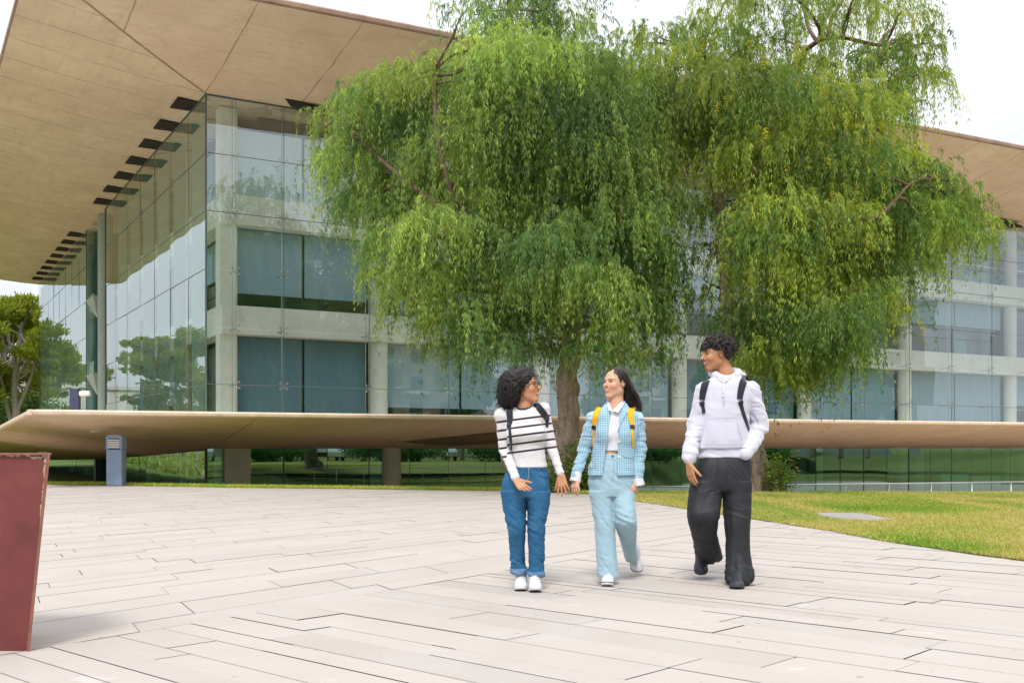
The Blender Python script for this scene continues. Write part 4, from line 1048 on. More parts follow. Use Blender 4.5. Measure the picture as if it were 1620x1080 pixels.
# what stands across the square and shows only as reflections
def broad_tree(x, y, H, label, seed):
    r = random.Random(seed); z0 = 0; e_ = empty('street_tree', (x,y,z0), label, 'tree', 'street trees mirrored in the front glass')
    tr, fine = trunk_mesh([(x,y,z0),(x+.1,y,z0+H*.25),(x,y,z0+H*.5),(x,y,z0+H*.8)], [.22,.17,.13,.05], seed, M['bark'], e_, n=10)
    rg = np.random.default_rng(seed); VL = []; CL = []; q = MB()
    for k in range(22):
        d = rg.normal(size=3); d /= np.linalg.norm(d); c = np.array([x,y,z0+H*.62])+d*np.array([H*.26,H*.26,H*.27]); q.tube([fine[len(fine)//2], c], [.06,.02], 5)
        m = 420; d = rg.normal(size=(m,3)); d /= np.linalg.norm(d, axis=1)[:, None]; P = c+d*(rg.uniform(.3,1,m)**.5*H*.13)[:, None]
        a = rg.normal(size=(m,3)); a /= np.linalg.norm(a, axis=1)[:, None]; b = np.cross(a, rg.normal(size=(m,3))); b /= np.linalg.norm(b, axis=1)[:, None]
        lf_ = .17; VL.append(np.stack([P-a*lf_, P+b*lf_*.6, P+a*lf_, P-b*lf_*.6], 1).reshape(-1,3)); cc = np.array([(.08,.17,.02),(.12,.25,.03),(.17,.32,.03)])[rg.integers(3, size=m)]; CL.append(np.repeat(cc, 4, 0))
    q.build('limb', M['bark'], e_, origin=(x,y,0)); V = np.concatenate(VL); np_mesh('crown', V, np.arange(len(V)).reshape(-1,4), M['frond'], e_, smooth=False, origin=(x,y,0), colors=np.concatenate(CL)); return e_
bt = broad_tree(34, 4, 8, 'street tree across the square, mirrored in the lower front glass', 2)
for i, (x, y, s) in enumerate(((24,-10,1.1),(42,12,.95),(50,22,1.0),(30,-3,.8),(58,30,1.1),(16,-22,1.1),(64,40,1.),(72,34,1.2),(-22,-8,1.),(-30,8,1.1))):
    c = copy_tree(bt); c.location = (x, y, 0); c.scale = (s,s,s*1.05); c.rotation_euler = (0,0,i*1.3); c['label'] = 'street tree across the square, mirrored in the lower front glass'
def block(x, y, w_, d_, h_, rz, label, wall, seed):
    e_ = empty('apartment_block', (x,y,0), label, 'building')
    ax = np.array([math.cos(rz), math.sin(rz), 0]); ay = np.array([-ax[1], ax[0], 0]); az = np.array([0,0,1.]); c = np.array([x,y,0.])
    q = MB(); q.box(c+az*h_/2, w_, d_, h_, ax, ay); q.box(c+az*(h_+.3), w_+.5, d_+.5, .5, ax, ay); q.box(c+az*(h_+1.6)+ax*w_*.2, w_*.2, d_*.4, 2.4, ax, ay)
    q.build('wall', wall, e_, origin=c)
    ww = MB(); sill = MB(); nfl = int(h_/3.1)
    for sgn in (-1, 1):
        for f in range(nfl):
            for k in range(int(w_/3.4)):
                p = c+ax*(-w_/2+2+k*3.4)+ay*sgn*(d_/2+.02)+az*(1.9+f*3.1)
                if k % 3 == 1: sill.box(p+ay*sgn*.6-az*.95, 3., 1.2, .9, ax, ay)
                ww.box(p, 1.5, .06, 1.5, ax, ay)
            
    for sgn in (-1, 1):
        for f in range(nfl):
            for k in range(int(d_/3.4)):
                p = c+ay*(-d_/2+2+k*3.4)+ax*sgn*(w_/2+.02)+az*(1.9+f*3.1); ww.box(p, .06, 1.4, 1.5, ax, ay)
    tag(ww.build('window', M['mullion'], e_, origin=c), kind='stuff'); sill.build('balcony', M['beam'], e_, origin=c); return e_
wall1 = simple('ochre_render', (.46,.38,.27), (.40,.33,.24), .9, .5); wall2 = simple('pale_render', (.55,.54,.50), (.48,.47,.44), .9, .5)
block(66, -24, 34, 14, 13, .9, 'ochre apartment block mirrored in the front glass', wall1, 1)
block(95, 22, 36, 14, 16, 1.35, 'pale apartment block mirrored at the right of the front glass', wall2, 2)
block(34, -62, 34, 14, 16, .3, 'pale apartment block mirrored behind the left tree', wall2, 3)
block(-80, 140, 30, 12, 9, .3, 'pale low house behind the far left pines', wall2, 4)
def car(x, y, rz, col, label):
    e_ = empty('parked_car', (x,y,0), label, 'car', 'parked cars mirrored in the ground floor glass')
    R_ = Matrix.Rotation(rz, 4, 'Z')
    prof = [(-2.1,.35),(-2.15,.75),(-1.9,.95),(-1.45,1.0),(-.9,1.42),(.6,1.45),(1.2,1.02),(1.95,.88),(2.15,.7),(2.12,.35)]
    def ext(pr, w_, mat, nm):
        q = MB(); n = len(pr); a = [np.array(R_ @ Vector((p[0], -w_, p[1]))) + np.array([x,y,0]) for p in pr]; b = [np.array(R_ @ Vector((p[0], w_, p[1]))) + np.array([x,y,0]) for p in pr]
        q.poly(a[::-1]); q.poly(b)
        for k in range(n): q.quad(a[k], a[(k+1)%n], b[(k+1)%n], b[k])
        return q.build(nm, mat, e_, origin=(x,y,0))
    ext(prof, .88, col, 'body'); ext([(-1.35,1.02),(-.86,1.38),(.56,1.40),(1.08,1.04)], .885, M['mullion'], 'side_window')
    for wx in (-1.3, 1.35):
        for wy in (-.88, .88):
            p = np.array(R_ @ Vector((wx, wy-.1, .32)))+np.array([x,y,0]); p2 = np.array(R_ @ Vector((wx, wy+.1, .32)))+np.array([x,y,0]); q = MB(); q.tube([p, p2], .32, 16); q.build('wheel', M['mullion'], e_, origin=p)
carw = simple('white_car_paint', (.75,.76,.78), None, .25); card = simple('dark_car_paint', (.06,.07,.10), None, .25)
for i, (x, y) in enumerate(((20,-4),(22.6,-1.5),(25.3,1),(28,3.6),(31,6.5),(37,13),(41,17))):
    car(x, y, .75+1.57, carw if i % 3 else card, ('white' if i % 3 else 'dark')+' parked car seen only as a reflection in the ground floor glass')
# ---------------------------------------------------------------- people: implicit surfaces meshed with surface nets
class Vol:
    def __init__(s, lo, hi, h):
        s.h = h; s.lo = np.array(lo, float)
        s.ax = [np.arange(lo[i], hi[i]+h, h, dtype=np.float32) for i in range(3)]
        s.d = np.full([len(a) for a in s.ax], 1e3, np.float32)
    def sub(s, lo, hi, pad):
        sl = []
        for i in range(3):
            a = max(0, int((lo[i]-pad-s.lo[i])/s.h)-1); b = min(len(s.ax[i]), int((hi[i]+pad-s.lo[i])/s.h)+3)
            if b <= a: return None, None
            sl.append(slice(a, b))
        g = (s.ax[0][sl[0]][:,None,None], s.ax[1][sl[1]][None,:,None], s.ax[2][sl[2]][None,None,:])
        return tuple(sl), g
    def comb(s, lo, hi, fn, k, op='u'):
        sl, g = s.sub(lo, hi, max(k*1.2, .012)+2*s.h)
        if sl is None: return
        v = fn(*g).astype(np.float32); v = np.broadcast_to(v, s.d[sl].shape); a = s.d[sl]
        if op == 'u':
            if k > 0:
                hh = np.clip(.5+.5*(a-v)/k, 0, 1); s.d[sl] = a*(1-hh)+v*hh - k*hh*(1-hh)
            else: s.d[sl] = np.minimum(a, v)
        elif op == 's':
            k = max(k, 1e-4); nv = -v; hh = np.clip(.5-.5*(a-nv)/k, 0, 1); s.d[sl] = a*(1-hh)+nv*hh + k*hh*(1-hh)
    def cone(s, a, b, ra, rb, k=.01, flat=None, op='u'):
        a = np.array(a, float); b = np.array(b, float); R = max(ra, rb)
        if flat is not None: fn_, fs = np.array(flat[0], float), flat[1]; fn_ = fn_/np.linalg.norm(fn_); R = R*max(1, fs)
        ab = b-a; L2 = float(ab@ab)+1e-12
        def f(X, Y, Z):
            px, py, pz = X-a[0], Y-a[1], Z-a[2]; t = np.clip((px*ab[0]+py*ab[1]+pz*ab[2])/L2, 0, 1)
            dx, dy, dz = px-t*ab[0], py-t*ab[1], pz-t*ab[2]; r = ra+(rb-ra)*t
            if flat is not None:
                q = dx*fn_[0]+dy*fn_[1]+dz*fn_[2]; m = (1/fs-1)*q; dx = dx+fn_[0]*m; dy = dy+fn_[1]*m; dz = dz+fn_[2]*m
            return np.sqrt(dx*dx+dy*dy+dz*dz)-r
        s.comb(np.minimum(a, b)-R, np.maximum(a, b)+R, f, k, op)
    def ell(s, c, r, R=None, k=.01, op='u'):
        c = np.array(c, float); r = np.array(r, float); R = np.eye(3) if R is None else np.array(R, float); m = r.max()
        def f(X, Y, Z):
            px, py, pz = X-c[0], Y-c[1], Z-c[2]; k0 = 0; k1 = 0
            for i in range(3):
                q = px*R[i][0]+py*R[i][1]+pz*R[i][2]; k0 = k0+(q/r[i])**2; k1 = k1+(q/r[i]**2)**2
            k0 = np.sqrt(k0); k1 = np.sqrt(k1); return k0*(k0-1)/(k1+1e-9)
        s.comb(c-m, c+m, f, k, op)
    def loft(s, secs, k=.01, p=2.3, op='u', yaw=0.):
        """secs: rows (z, cx, cy, rx, ry) from low to high z"""
        A = np.array(sorted(secs), float); z0, z1 = A[0,0], A[-1,0]; R = max(A[:,3].max(), A[:,4].max())
        lo = np.array([A[:,1].min()-R, A[:,2].min()-R, z0]); hi = np.array([A[:,1].max()+R, A[:,2].max()+R, z1]); cy_, sy_ = math.cos(yaw), math.sin(yaw)
        def sm(z, col):
            # smooth interpolation
            xi = A[:,0]; yi = A[:,col]; n = len(xi); m = np.gradient(yi, xi) if n > 2 else np.full(n, (yi[-1]-yi[0])/(xi[-1]-xi[0]))
            j = np.clip(np.searchsorted(xi, z)-1, 0, n-2); h_ = xi[j+1]-xi[j]; t = np.clip((z-xi[j])/h_, 0, 1)
            return (2*t**3-3*t**2+1)*yi[j]+(t**3-2*t**2+t)*h_*m[j]+(-2*t**3+3*t**2)*yi[j+1]+(t**3-t**2)*h_*m[j+1]
        def f(X, Y, Z):
            z = Z.ravel(); sh = Z.shape; cx_, cyy, rx, ry = [sm(z, c).reshape(sh) for c in (1,2,3,4)]
            dx, dy = X-cx_, Y-cyy; qx = np.abs(dx*cy_+dy*sy_)/rx; qy = np.abs(-dx*sy_+dy*cy_)/ry
            q = (qx**p+qy**p)**(1/p); d = (q-1)*np.minimum(rx, ry)
            dz = np.maximum(z0-Z, Z-z1); return np.maximum(d, dz)
        s.comb(lo, hi, f, k, op)
    def prism(s, poly, y0, y1, k=.002, op='s'):
        """polygon in (x,z), extruded in y"""
        P = np.array(poly, float); lo = np.array([P[:,0].min(), y0, P[:,1].min()]); hi = np.array([P[:,0].max(), y1, P[:,1].max()])
        def f(X, Y, Z):
            x = X; z = Z; d = np.full(np.broadcast_shapes(x.shape, z.shape), 1e9); sg = np.ones_like(d); n = len(P)
            for i in range(n):
                j = (i-1) % n; e = P[j]-P[i]; wx, wz = x-P[i][0], z-P[i][1]
                t = np.clip((wx*e[0]+wz*e[1])/(e@e), 0, 1); bx, bz = wx-e[0]*t, wz-e[1]*t; d = np.minimum(d, bx*bx+bz*bz)
                c1 = z >= P[i][1]; c2 = z < P[j][1]; c3 = e[0]*wz > e[1]*wx
                fl = (c1 & c2 & c3) | (~c1 & ~c2 & ~c3); sg = np.where(fl, -sg, sg)
            return np.maximum(sg*np.sqrt(d), np.maximum(y0-Y, Y-y1))
        s.comb(lo, hi, f, k, op)
    def mesh(s):
        D = s.d; S = D < 0; nx, ny, nz = D.shape
        c = np.zeros((nx-1, ny-1, nz-1), np.int8)
        for i in (0,1):
            for j in (0,1):
                for k in (0,1): c += S[i:nx-1+i, j:ny-1+j, k:nz-1+k]
        act = (c > 0) & (c < 8); I = np.argwhere(act); idx = np.full(act.shape, -1, np.int64); idx[act] = np.arange(len(I))
        acc = np.zeros((len(I), 3)); cnt = np.zeros(len(I))
        cr = [(i,j,k) for i in (0,1) for j in (0,1) for k in (0,1)]
        vals = {q: D[I[:,0]+q[0], I[:,1]+q[1], I[:,2]+q[2]] for q in cr}
        for a in cr:
            for ax in range(3):
                if a[ax]: continue
                b = list(a); b[ax] = 1; b = tuple(b); va, vb = vals[a], vals[b]; m = (va < 0) != (vb < 0)
                t = np.where(m, va/(va-vb+1e-12), 0); p = np.tile(np.array(a, float), (len(I), 1)); p[:, ax] = t; acc[m] += p[m]; cnt[m] += 1
        V = (I + acc/cnt[:, None])*s.h + np.array([a[0] for a in s.ax])
        Q = []
        for ax in range(3):
            sl0 = [slice(None)]*3; sl1 = [slice(None)]*3; sl0[ax] = slice(0, -1); sl1[ax] = slice(1, None)
            ch = S[tuple(sl0)] != S[tuple(sl1)]; E = np.argwhere(ch); u, w_ = [(1,2),(2,0),(0,1)][ax]
            E = E[(E[:,u] > 0) & (E[:,w_] > 0) & (E[:,u] < D.shape[u]-1) & (E[:,w_] < D.shape[w_]-1)]
            def gi(du, dw):
                e = E.copy(); e[:,u] -= du; e[:,w_] -= dw; return idx[e[:,0], e[:,1], e[:,2]]
            q = np.stack([gi(1,1), gi(0,1), gi(0,0), gi(1,0)], 1); ins = S[E[:,0], E[:,1], E[:,2]]
            q[~ins] = q[~ins][:, ::-1]; Q.append(q[(q >= 0).all(1)])
        return V, np.concatenate(Q)

def vnorm(V, Q):
    n = np.cross(V[Q[:,2]]-V[Q[:,0]], V[Q[:,3]]-V[Q[:,1]]); N_ = np.zeros_like(V)
    for k in range(4): np.add.at(N_, Q[:,k], n)
    return N_/(np.linalg.norm(N_, axis=1)[:, None]+1e-12)
def relax(V, Q, it=2, w_=.5):
    for _ in range(it):
        A = np.zeros_like(V); c = np.zeros(len(V))
        for k in range(4):
            for o in (1, 3): np.add.at(A, Q[:,k], V[Q[:,(k+o)%4]]); np.add.at(c, Q[:,k], 1)
        V = V*(1-w_)+w_*A/np.maximum(c, 1)[:, None]
    return V
def sstep(a, b, x): t = np.clip((x-a)/(b-a), 0, 1); return t*t*(3-2*t)
def folds(V, Q, fn): return V + vnorm(V, Q)*fn(V)[:, None]
def ridge(p, seed): return 1-2*np.abs(vnoise(p, seed))
def crease(p, seed, w_=.30): n = np.abs(vnoise(p, seed)); return np.clip(1-n/w_, 0, 1)**1.5
def bvh_of(meshes):
    vs = []; fs = []; o = 0
    for V, Q in meshes: vs += [tuple(v) for v in V]; fs += [tuple(int(i)+o for i in q) for q in Q]; o = len(vs)
    return BVHTree.FromPolygons(vs, fs)
CAMP = np.array([0, 0, CZ])
def hit(bvh, px, py):
    d = Vector(((px-CX)/F, 1, (HY-py)/F)).normalized(); h = bvh.ray_cast(Vector(CAMP), d)
    return (None, None) if h[0] is None else (np.array(h[0]), np.array(h[1]))
def ribbon(bvh, pts_px, width, lift, thick, name, mat, parent, dens=10, back=None):
    """cloth band lying on the surface found under the given outline points"""
    P = []; Nn = []
    pp = np.array(pts_px, float); n = dens*(len(pp)-1)
    for i in range(n+1):
        t = i/dens; j = min(int(t), len(pp)-2); f = t-j; a = pp[j]*(1-f)+pp[j+1]*f
        h, nn = hit(bvh, *a)
        if h is not None: P.append(h); Nn.append(nn)
    if back is not None:
        for q, nn in back[0]: P.insert(0, np.array(q)); Nn.insert(0, np.array(nn, float))
        for q, nn in back[1]: P.append(np.array(q)); Nn.append(np.array(nn, float))
    P = np.array(P); Nn = np.array(Nn)
    for _ in range(4):
        P[1:-1] = P[1:-1]*.4+.3*(P[2:]+P[:-2]); Nn[1:-1] = Nn[1:-1]*.4+.3*(Nn[2:]+Nn[:-2])
    Nn /= np.linalg.norm(Nn, axis=1)[:, None]
    wd = width if hasattr(width, '__len__') else (width, width)
    q = MB(); R = []
    for i in range(len(P)):
        T = P[min(i+1, len(P)-1)]-P[max(i-1, 0)]; T /= np.linalg.norm(T)+1e-9; S_ = np.cross(T, Nn[i]); S_ /= np.linalg.norm(S_)+1e-9
        wv = (wd[0]+(wd[1]-wd[0])*i/(len(P)-1))/2; c = P[i]+Nn[i]*lift; t_ = Nn[i]*thick
        R.append([c-S_*wv-t_*.8, c-S_*wv+t_*.2, c-S_*wv*.85+t_*.7, c+t_, c+S_*wv*.85+t_*.7, c+S_*wv+t_*.2, c+S_*wv-t_*.8])
    for i in range(len(R)-1):
        for k in range(6): q.quad(R[i][k], R[i][k+1], R[i+1][k+1], R[i+1][k])
        q.quad(R[i][6], R[i][0], R[i+1][0], R[i+1][6])
    q.poly(R[0]); q.poly(R[-1][::-1])
    o = q.build(name, mat, parent, origin=P[0], smooth=False)
    return o, P, Nn

def frame(f, up=(0,0,1)):
    f = np.array(f, float); f /= np.linalg.norm(f); u = np.array(up, float); u -= f*(u@f); u /= np.linalg.norm(u); r = np.cross(f, u); return r, f, u

def head_sdf(v, c, f, up, s=1., male=False, smile=.5):
    """c: head centre at ear/eye height; f: facing; up"""
    r, f, u = frame(f, up); RM = np.array([r, f, u]); P = lambda x, y, z: c+s*(r*x+f*y+u*z)
    E = lambda x, y, z, rx, ry, rz, k=.012, op='u': v.ell(P(x,y,z), np.array([rx,ry,rz])*s, RM, k*s, op)
    C_ = lambda a, b, ra, rb, k=.01, **kw: v.cone(P(*a), P(*b), ra*s, rb*s, k*s, **kw)
    E(0,-.012,.040,.074,.094,.082,.01); E(0,.022,-.005,.067,.070,.085,.03)
    E(0,.028,-.055,.052,.058,.055,.03)
    C_((-.045,.0,-.060),(-.014,.070,-.100),.022,.016,.03); C_((.045,.0,-.060),(.014,.070,-.100),.022,.016,.03)   # jaw
    E(0,.072,-.100,.018 if not male else .023,.017,.015,.020)      # chin
    for sx in (-1, 1):
        E(sx*.036,.066,-.022,.024,.024,.022,.022)                  # cheek
        C_((sx*.014,.084,.030),(sx*.048,.066,.034),.010,.008,.012)  # brow
    E(-.031,.092,.010,.019,.014,.012,.012,'s'); E(.031,.092,.010,.019,.014,.012,.012,'s')
    C_((0,.084,.022),(0,.106,-.012),.0080,.0105,.009); E(0,.110,-.0185,.0125,.0135,.0105,.006)
    for sx in (-1, 1): E(sx*.013,.092,-.024,.009,.012,.008,.005)
    E(0,.078,-.052,.030,.022,.026,.014)                            # muzzle
    w_ = .024+.006*smile
    for sx in (-1, 1):
        C_((0,.0975,-.0475),(sx*w_,.083,-.050+.006*smile),.0058,.003,.004); C_((0,.0955,-.0600),(sx*w_,.082,-.052+.006*smile),.0068,.003,.004)
    C_((-w_*.9,.0895,-.0535+.003*smile),(w_*.9,.0895,-.0535+.003*smile),.0018,.0018,.003,op='s')
    for sx in (-1, 1):
        v.ell(P(sx*.031,.0735,.010), np.array([.0125]*3)*s, RM, .001*s)     # eyeballs
        C_((sx*.018,.083,.0165),(sx*.045,.075,.0155),.0045,.0035,.003); C_((sx*.018,.082,.0025),(sx*.044,.076,.0035),.0035,.003,.003)
        rx, fx, ux = r, f, u
        er = np.array([r*.35*1+f*-.94*sx*sx, f, u])
        v.ell(P(sx*.077,-.010,.000), np.array([.010,.020,.032])*s, np.array([r*.92+f*.38*sx*-1, f*.92+r*.38*sx, u]), .006*s)
        v.ell(P(sx*.088,-.004,.004), np.array([.007,.010,.018])*s, RM, .004*s, 's')
    return P, (r, f, u)

def paint_head(V, c, fr, s, skin, lip, brow=(.03,.02,.015), teeth=True, smile=.5, iris=(.04,.02,.01), tache=None, blush=(.0,.0,.0)):
    r, f, u = fr; L = np.stack([(V-c)@r, (V-c)@f, (V-c)@u], 1)/s; col = np.tile(np.array(skin, float), (len(V), 1))
    def blend(m, cc):
        nonlocal col; col = col*(1-m[:, None])+np.array(cc)*m[:, None]
    x = np.abs(L[:,0]); y = L[:,1]; z = L[:,2]
    # cheeks
    blend(.30*np.exp(-(((x-.042)/.020)**2+((z+.025)/.018)**2))*(y > .03), np.array(skin)*np.array([1.1,.72,.68]))
    blend(.25*np.exp(-((x/.016)**2+((z+.02)/.014)**2))*(y > .09), np.array(skin)*np.array([1.1,.75,.7]))
    # brows
    bz = .030-.10*np.maximum(0, x-.030)+.06*np.minimum(0, x-.030); blend(sstep((.0060 if tache is not None else .0042), .0022, np.abs(z-bz))*.85*sstep(.050,.046,x)*sstep(.010,.014,x)*(y > .05), brow)
    # eyes
    ey = ((x-.031)/.0130)**2+((z-.010)/.0056)**2; m = sstep(1.2, .8, ey)*(y > .066); blend(m, (.34,.31,.30)); blend(sstep(.0072,.0058, np.hypot(x-.031, z-.010))*m, iris)
    lid = np.abs(z-(.0155-18*(x-.031)**2)); blend(sstep(.0042,.0022,lid)*sstep(.0175,.0150,np.abs(x-.031))*(y > .062), (.03,.02,.02))
    # lips
    w_ = .024+.006*smile; zz = -.0535+.006*smile*(x/w_)**2*1.2
    lz = z-zz; m = sstep(1.15, .85, (x/(w_+.002))**2+(lz/.0112)**2)*(y > .07); blend(m, lip)
    if teeth: blend(sstep(1.1, .75, (x/(w_*.82))**2+((lz)/.0034)**2)*(y > .06), (.72,.69,.65))
    blend(.8*sstep(1.2,.6,((x-.008)/.0045)**2+((z+.0285)/.003)**2)*(y > .085), np.array(skin)*.25)
    if tache is not None:
        blend(.75*sstep(1.2,.7,(x/.026)**2+((z+.038+.14*x)/.0065)**2)*(y > .075), tache); blend(.65*sstep(1.2,.6,(x/.016)**2+((z+.098)/.016)**2)*(y > .055), tache)
        blend(.18*sstep(-.02,-.06,z)*(x < .07)*(y > .0), tache)
    return col

def hand_sdf(v, wrist, d, palm, thumb_side, curl=(.3,.35,.4,.45), spread=.12, s=1., thumb_out=.7, thumb_curl=.3, fore=None):
    """d: direction of the fingers, palm: palm normal, thumb_side: vector towards the thumb"""
    d = np.array(d, float); d /= np.linalg.norm(d); pn = np.array(palm, float); pn -= d*(pn@d); pn /= np.linalg.norm(pn)
    t = np.cross(d, pn); t *= np.sign(t@np.array(thumb_side, float)) or 1; w0 = np.array(wrist, float)
    if fore is not None: v.cone(fore, w0, .021*s, .0225*s, .01, flat=(pn, .8))
    kn = w0+d*.082*s
    for i, o in enumerate((.028, .010, -.009, -.026)):
        v.cone(w0+t*o*.55*s+d*.012*s, kn+t*o*s*1.05-d*(.004,0,.003,.010)[i]*s, .0155*s, .0115*s, .012*s, flat=(pn, .85))
    v.cone(w0+t*.014*s+d*.02*s+pn*.006*s, w0+t*.030*s+d*.045*s+pn*.008*s, .016*s, .014*s, .012*s)
    Ls = (.070, .078, .073, .058)
    for i, o in enumerate((.029, .0100, -.0095, -.0275)):
        p = kn+t*o*s-d*(.004,0,.003,.010)[i]*s; a = curl[i]; sp = (1.5-i)/1.5*spread; dd = d*math.cos(sp)+t*math.sin(sp)
        for k, (fr_, r0, r1) in enumerate(((.46,.0090,.0082),(.30,.0082,.0074),(.24,.0074,.0060))):
            ang = a*(.6+.7*k); q = p+(dd*math.cos(ang)+pn*math.sin(ang))*Ls[i]*fr_*s; v.cone(p, q, r0*s, r1*s, .003*s if k == 0 else .001); p = q
    p = w0+t*.026*s+d*.026*s; dd = d*math.cos(thumb_out)+t*math.sin(thumb_out)+pn*.25
    for k, (ln, r0, r1) in enumerate(((.040,.0135,.0105),(.030,.0105,.0090),(.024,.0090,.0068))):
        dk = dd*math.cos(thumb_curl*k)+(d*.6+pn*.4)*math.sin(thumb_curl*k); dk /= np.linalg.norm(dk); q = p+dk*ln*s; v.cone(p, q, r0*s, r1*s, .006*s if k == 0 else .001); p = q
    return w0

def mat_skin(name):
    t = NT(name); col = t.attr('tint', 'Color'); v = t.coord()
    c = t.mix(t.val(t.noise(v, 60, 4), .4, .7, 0, .08), col, (.35,.12,.08))
    t.bsdf(c, .48, 0, t.bump(t.noise(v, 300, 3), .08, .001), spec=.4, sss=.12); return t.mat
def mat_cloth(name, c1, c2, rough=.85, weave=900, bump=.25, big=6, sheen=.2, wr=.0, wscale=(9,9,5)):
    t = NT(name); v = t.coord(); c = t.ramp(t.noise(v, big, 5, .6), [(.3, c1), (.7, c2)])
    n = t.bump(t.noise(v, weave, 2), bump, .001)
    if wr: n = t.bump(t.noise(t.mapping(v, wscale), 1.6, 3, .5, .6), wr, .02, n)
    t.bsdf(c, rough, 0, n, spec=.3, sheen=sheen); return t.mat
def body_mesh(parts, skins, parent, mat, origin):
    vs = []; qs = []; cs = []; o = 0
    for (V, Q), c in zip(parts, skins):
        vs.append(V); qs.append(Q+o); cs.append(c if np.ndim(c) == 2 else np.tile(np.array(c), (len(V), 1))); o += len(V)
    return np_mesh('body', np.concatenate(vs), np.concatenate(qs), mat, parent, origin=origin, colors=np.concatenate(cs))

def shoe(parent, heel, toe_dir, up, L_, matU, matS, matL, origin, wide=.098, hh=.085, stripe=None, laces=True, toe_cap=None):
    """heel: ground point under the heel; toe_dir, up orient the sole"""
    r, f, u = frame(toe_dir, up); P = lambda x, y, z: np.array(heel)+r*x+f*y+u*z
    def outline(y): # half width along the length 0..1
        return wide/2*(.78+.34*math.sin(math.pi*min(1, max(0, y))*.95-.25)**1 if 0 < y < 1 else .6)
    ys_ = [0,.03,.09,.2,.35,.5,.65,.78,.88,.95,.985,1.0]; hw = [.30,.60,.76,.80,.76,.80,.95,1.0,.92,.70,.45,.18]
    q = MB(); base = []
    loop = [(-wide/2*h_, y*L_) for y, h_ in zip(ys_, hw)] + [(wide/2*h_, y*L_) for y, h_ in list(zip(ys_, hw))[::-1]]
    def sole_z(y): return .004*(y/L_-.5)**2*4 + (.012*max(0, y/L_-.8)/.2)
    lev = [(0,.96),(.008,1.02),(.026,1.0),(.030,.97)]
    vs = []; n = len(loop)
    for z, sc_ in lev:
        for x, y in loop: vs.append(P(x*sc_, (y-L_/2)*sc_+L_/2, z+sole_z(y)))
    i0 = len(q.v); q.v += [tuple(p) for p in vs]
    for a in range(len(lev)-1):
        for k in range(n): q.f.append((i0+a*n+k, i0+(a+1)*n+k, i0+(a+1)*n+(k+1)%n, i0+a*n+(k+1)%n)); q.m.append(0)
    q.f.append(tuple(i0+k for k in range(n))); q.m.append(0); q.f.append(tuple(i0+(len(lev)-1)*n+k for k in range(n))[::-1]); q.m.append(0)
    v = Vol(*_bb([P(0,0,0), P(0,L_,0), P(0,0,.15), P(0,L_,.12)], .07), .0035); RM = np.array([r, f, u])
    v.ell(P(0,L_*.74,.030), (wide*.46, L_*.25, .040), RM, .02); v.ell(P(0,L_*.25,.035), (wide*.39, L_*.25, .050), RM, .03)
    v.cone(P(0,L_*.62,.045), P(0,L_*.30,hh), .036, .042, .03); v.cone(P(0,L_*.22,.05), P(0,L_*.20,hh+.012), .036, .037, .02)
    def below(X, Y, Z): return (X-heel[0])*u[0]+(Y-heel[1])*u[1]+(Z-heel[2])*u[2]-.024
    v.d = np.maximum(v.d, -np.broadcast_to(below(v.ax[0][:,None,None], v.ax[1][None,:,None], v.ax[2][None,None,:]), v.d.shape).astype(np.float32))
    V, Q = v.mesh(); e_ = empty_part('shoe', heel, parent)
    np_mesh('upper', V, Q, matU, e_, origin=heel)
    q.build('sole', matS, e_, origin=heel)
    if stripe:
        s_ = MB(); s_.tube([P(x*1.03, (y-L_/2)*1.03+L_/2, .025+sole_z(y)) for x, y in loop+[loop[0]]], .0022, 5, cap=False); s_.build('sole_stripe', stripe, e_, origin=heel)
    if laces:
        bv = bvh_of([(V, Q)]); l_ = MB()
        for k in range(4):
            y = L_*(.44+.075*k); pts = []
            for x in np.linspace(-.024, .024, 7):
                for (yy, sg) in ((y + (x/.024)*.012, 1),):
                    o_ = P(x, yy, .2); h_ = bv.ray_cast(Vector(o_), Vector(-u))
                    if h_[0] is not None: pts.append(np.array(h_[0])+u*.003)
            if len(pts) > 3: l_.tube(pts, .0032, 5)
        if l_.v: l_.build('lace', matL, e_, origin=heel, smooth=True)
    return e_
def empty_part(name, loc, parent):
    o = bpy.data.objects.new(name, None); COL.objects.link(o); o.parent = parent; o.location = Vector(tuple(float(x) for x in loc))-parent_world(parent); o.empty_display_size = .05; return o
def _bb(pts, pad):
    P = np.array(pts); return P.min(0)-pad, P.max(0)+pad

M['skin'] = mat_skin('skin')
M['hair_black'] = None
def mat_hair(name, c1, c2, rough=.42):
    t = NT(name); v = t.coord(); c = t.ramp(t.noise(v, 45, 3), [(.3, c1), (.7, c2)]); t.bsdf(c, rough, 0, t.bump(t.noise(v, 160, 3), .6, .004), spec=.5); return t.mat
M['hair_curl'] = mat_hair('dark_curly_hair', (.004,.003,.003), (.016,.010,.011), .6)
M['hair_long'] = mat_hair('dark_brown_hair', (.009,.005,.004), (.028,.014,.011), .42)
M['hair_twist'] = mat_hair('dark_twisted_hair', (.005,.0035,.0035), (.022,.014,.012), .65)
M['white_rubber'] = simple('white_rubber', (.60,.59,.62), (.52,.51,.54), .6, 30)
M['white_canvas'] = mat_cloth('white_canvas', (.60,.60,.64), (.66,.66,.70), .8, 600, .2)
M['lace'] = simple('white_lace', (.7,.7,.73), None, .8)
M['navy_line'] = simple('navy_line', (.02,.025,.06), None, .5)
M['strap'] = mat_cloth('navy_webbing', (.009,.011,.018), (.016,.018,.028), .75, 700, .3)
M['strap_y'] = mat_cloth('yellow_webbing', (.68,.36,.006), (.74,.42,.012), .7, 700, .25, sheen=.1)
M['buckle'] = simple('black_plastic', (.015,.015,.02), None, .35)

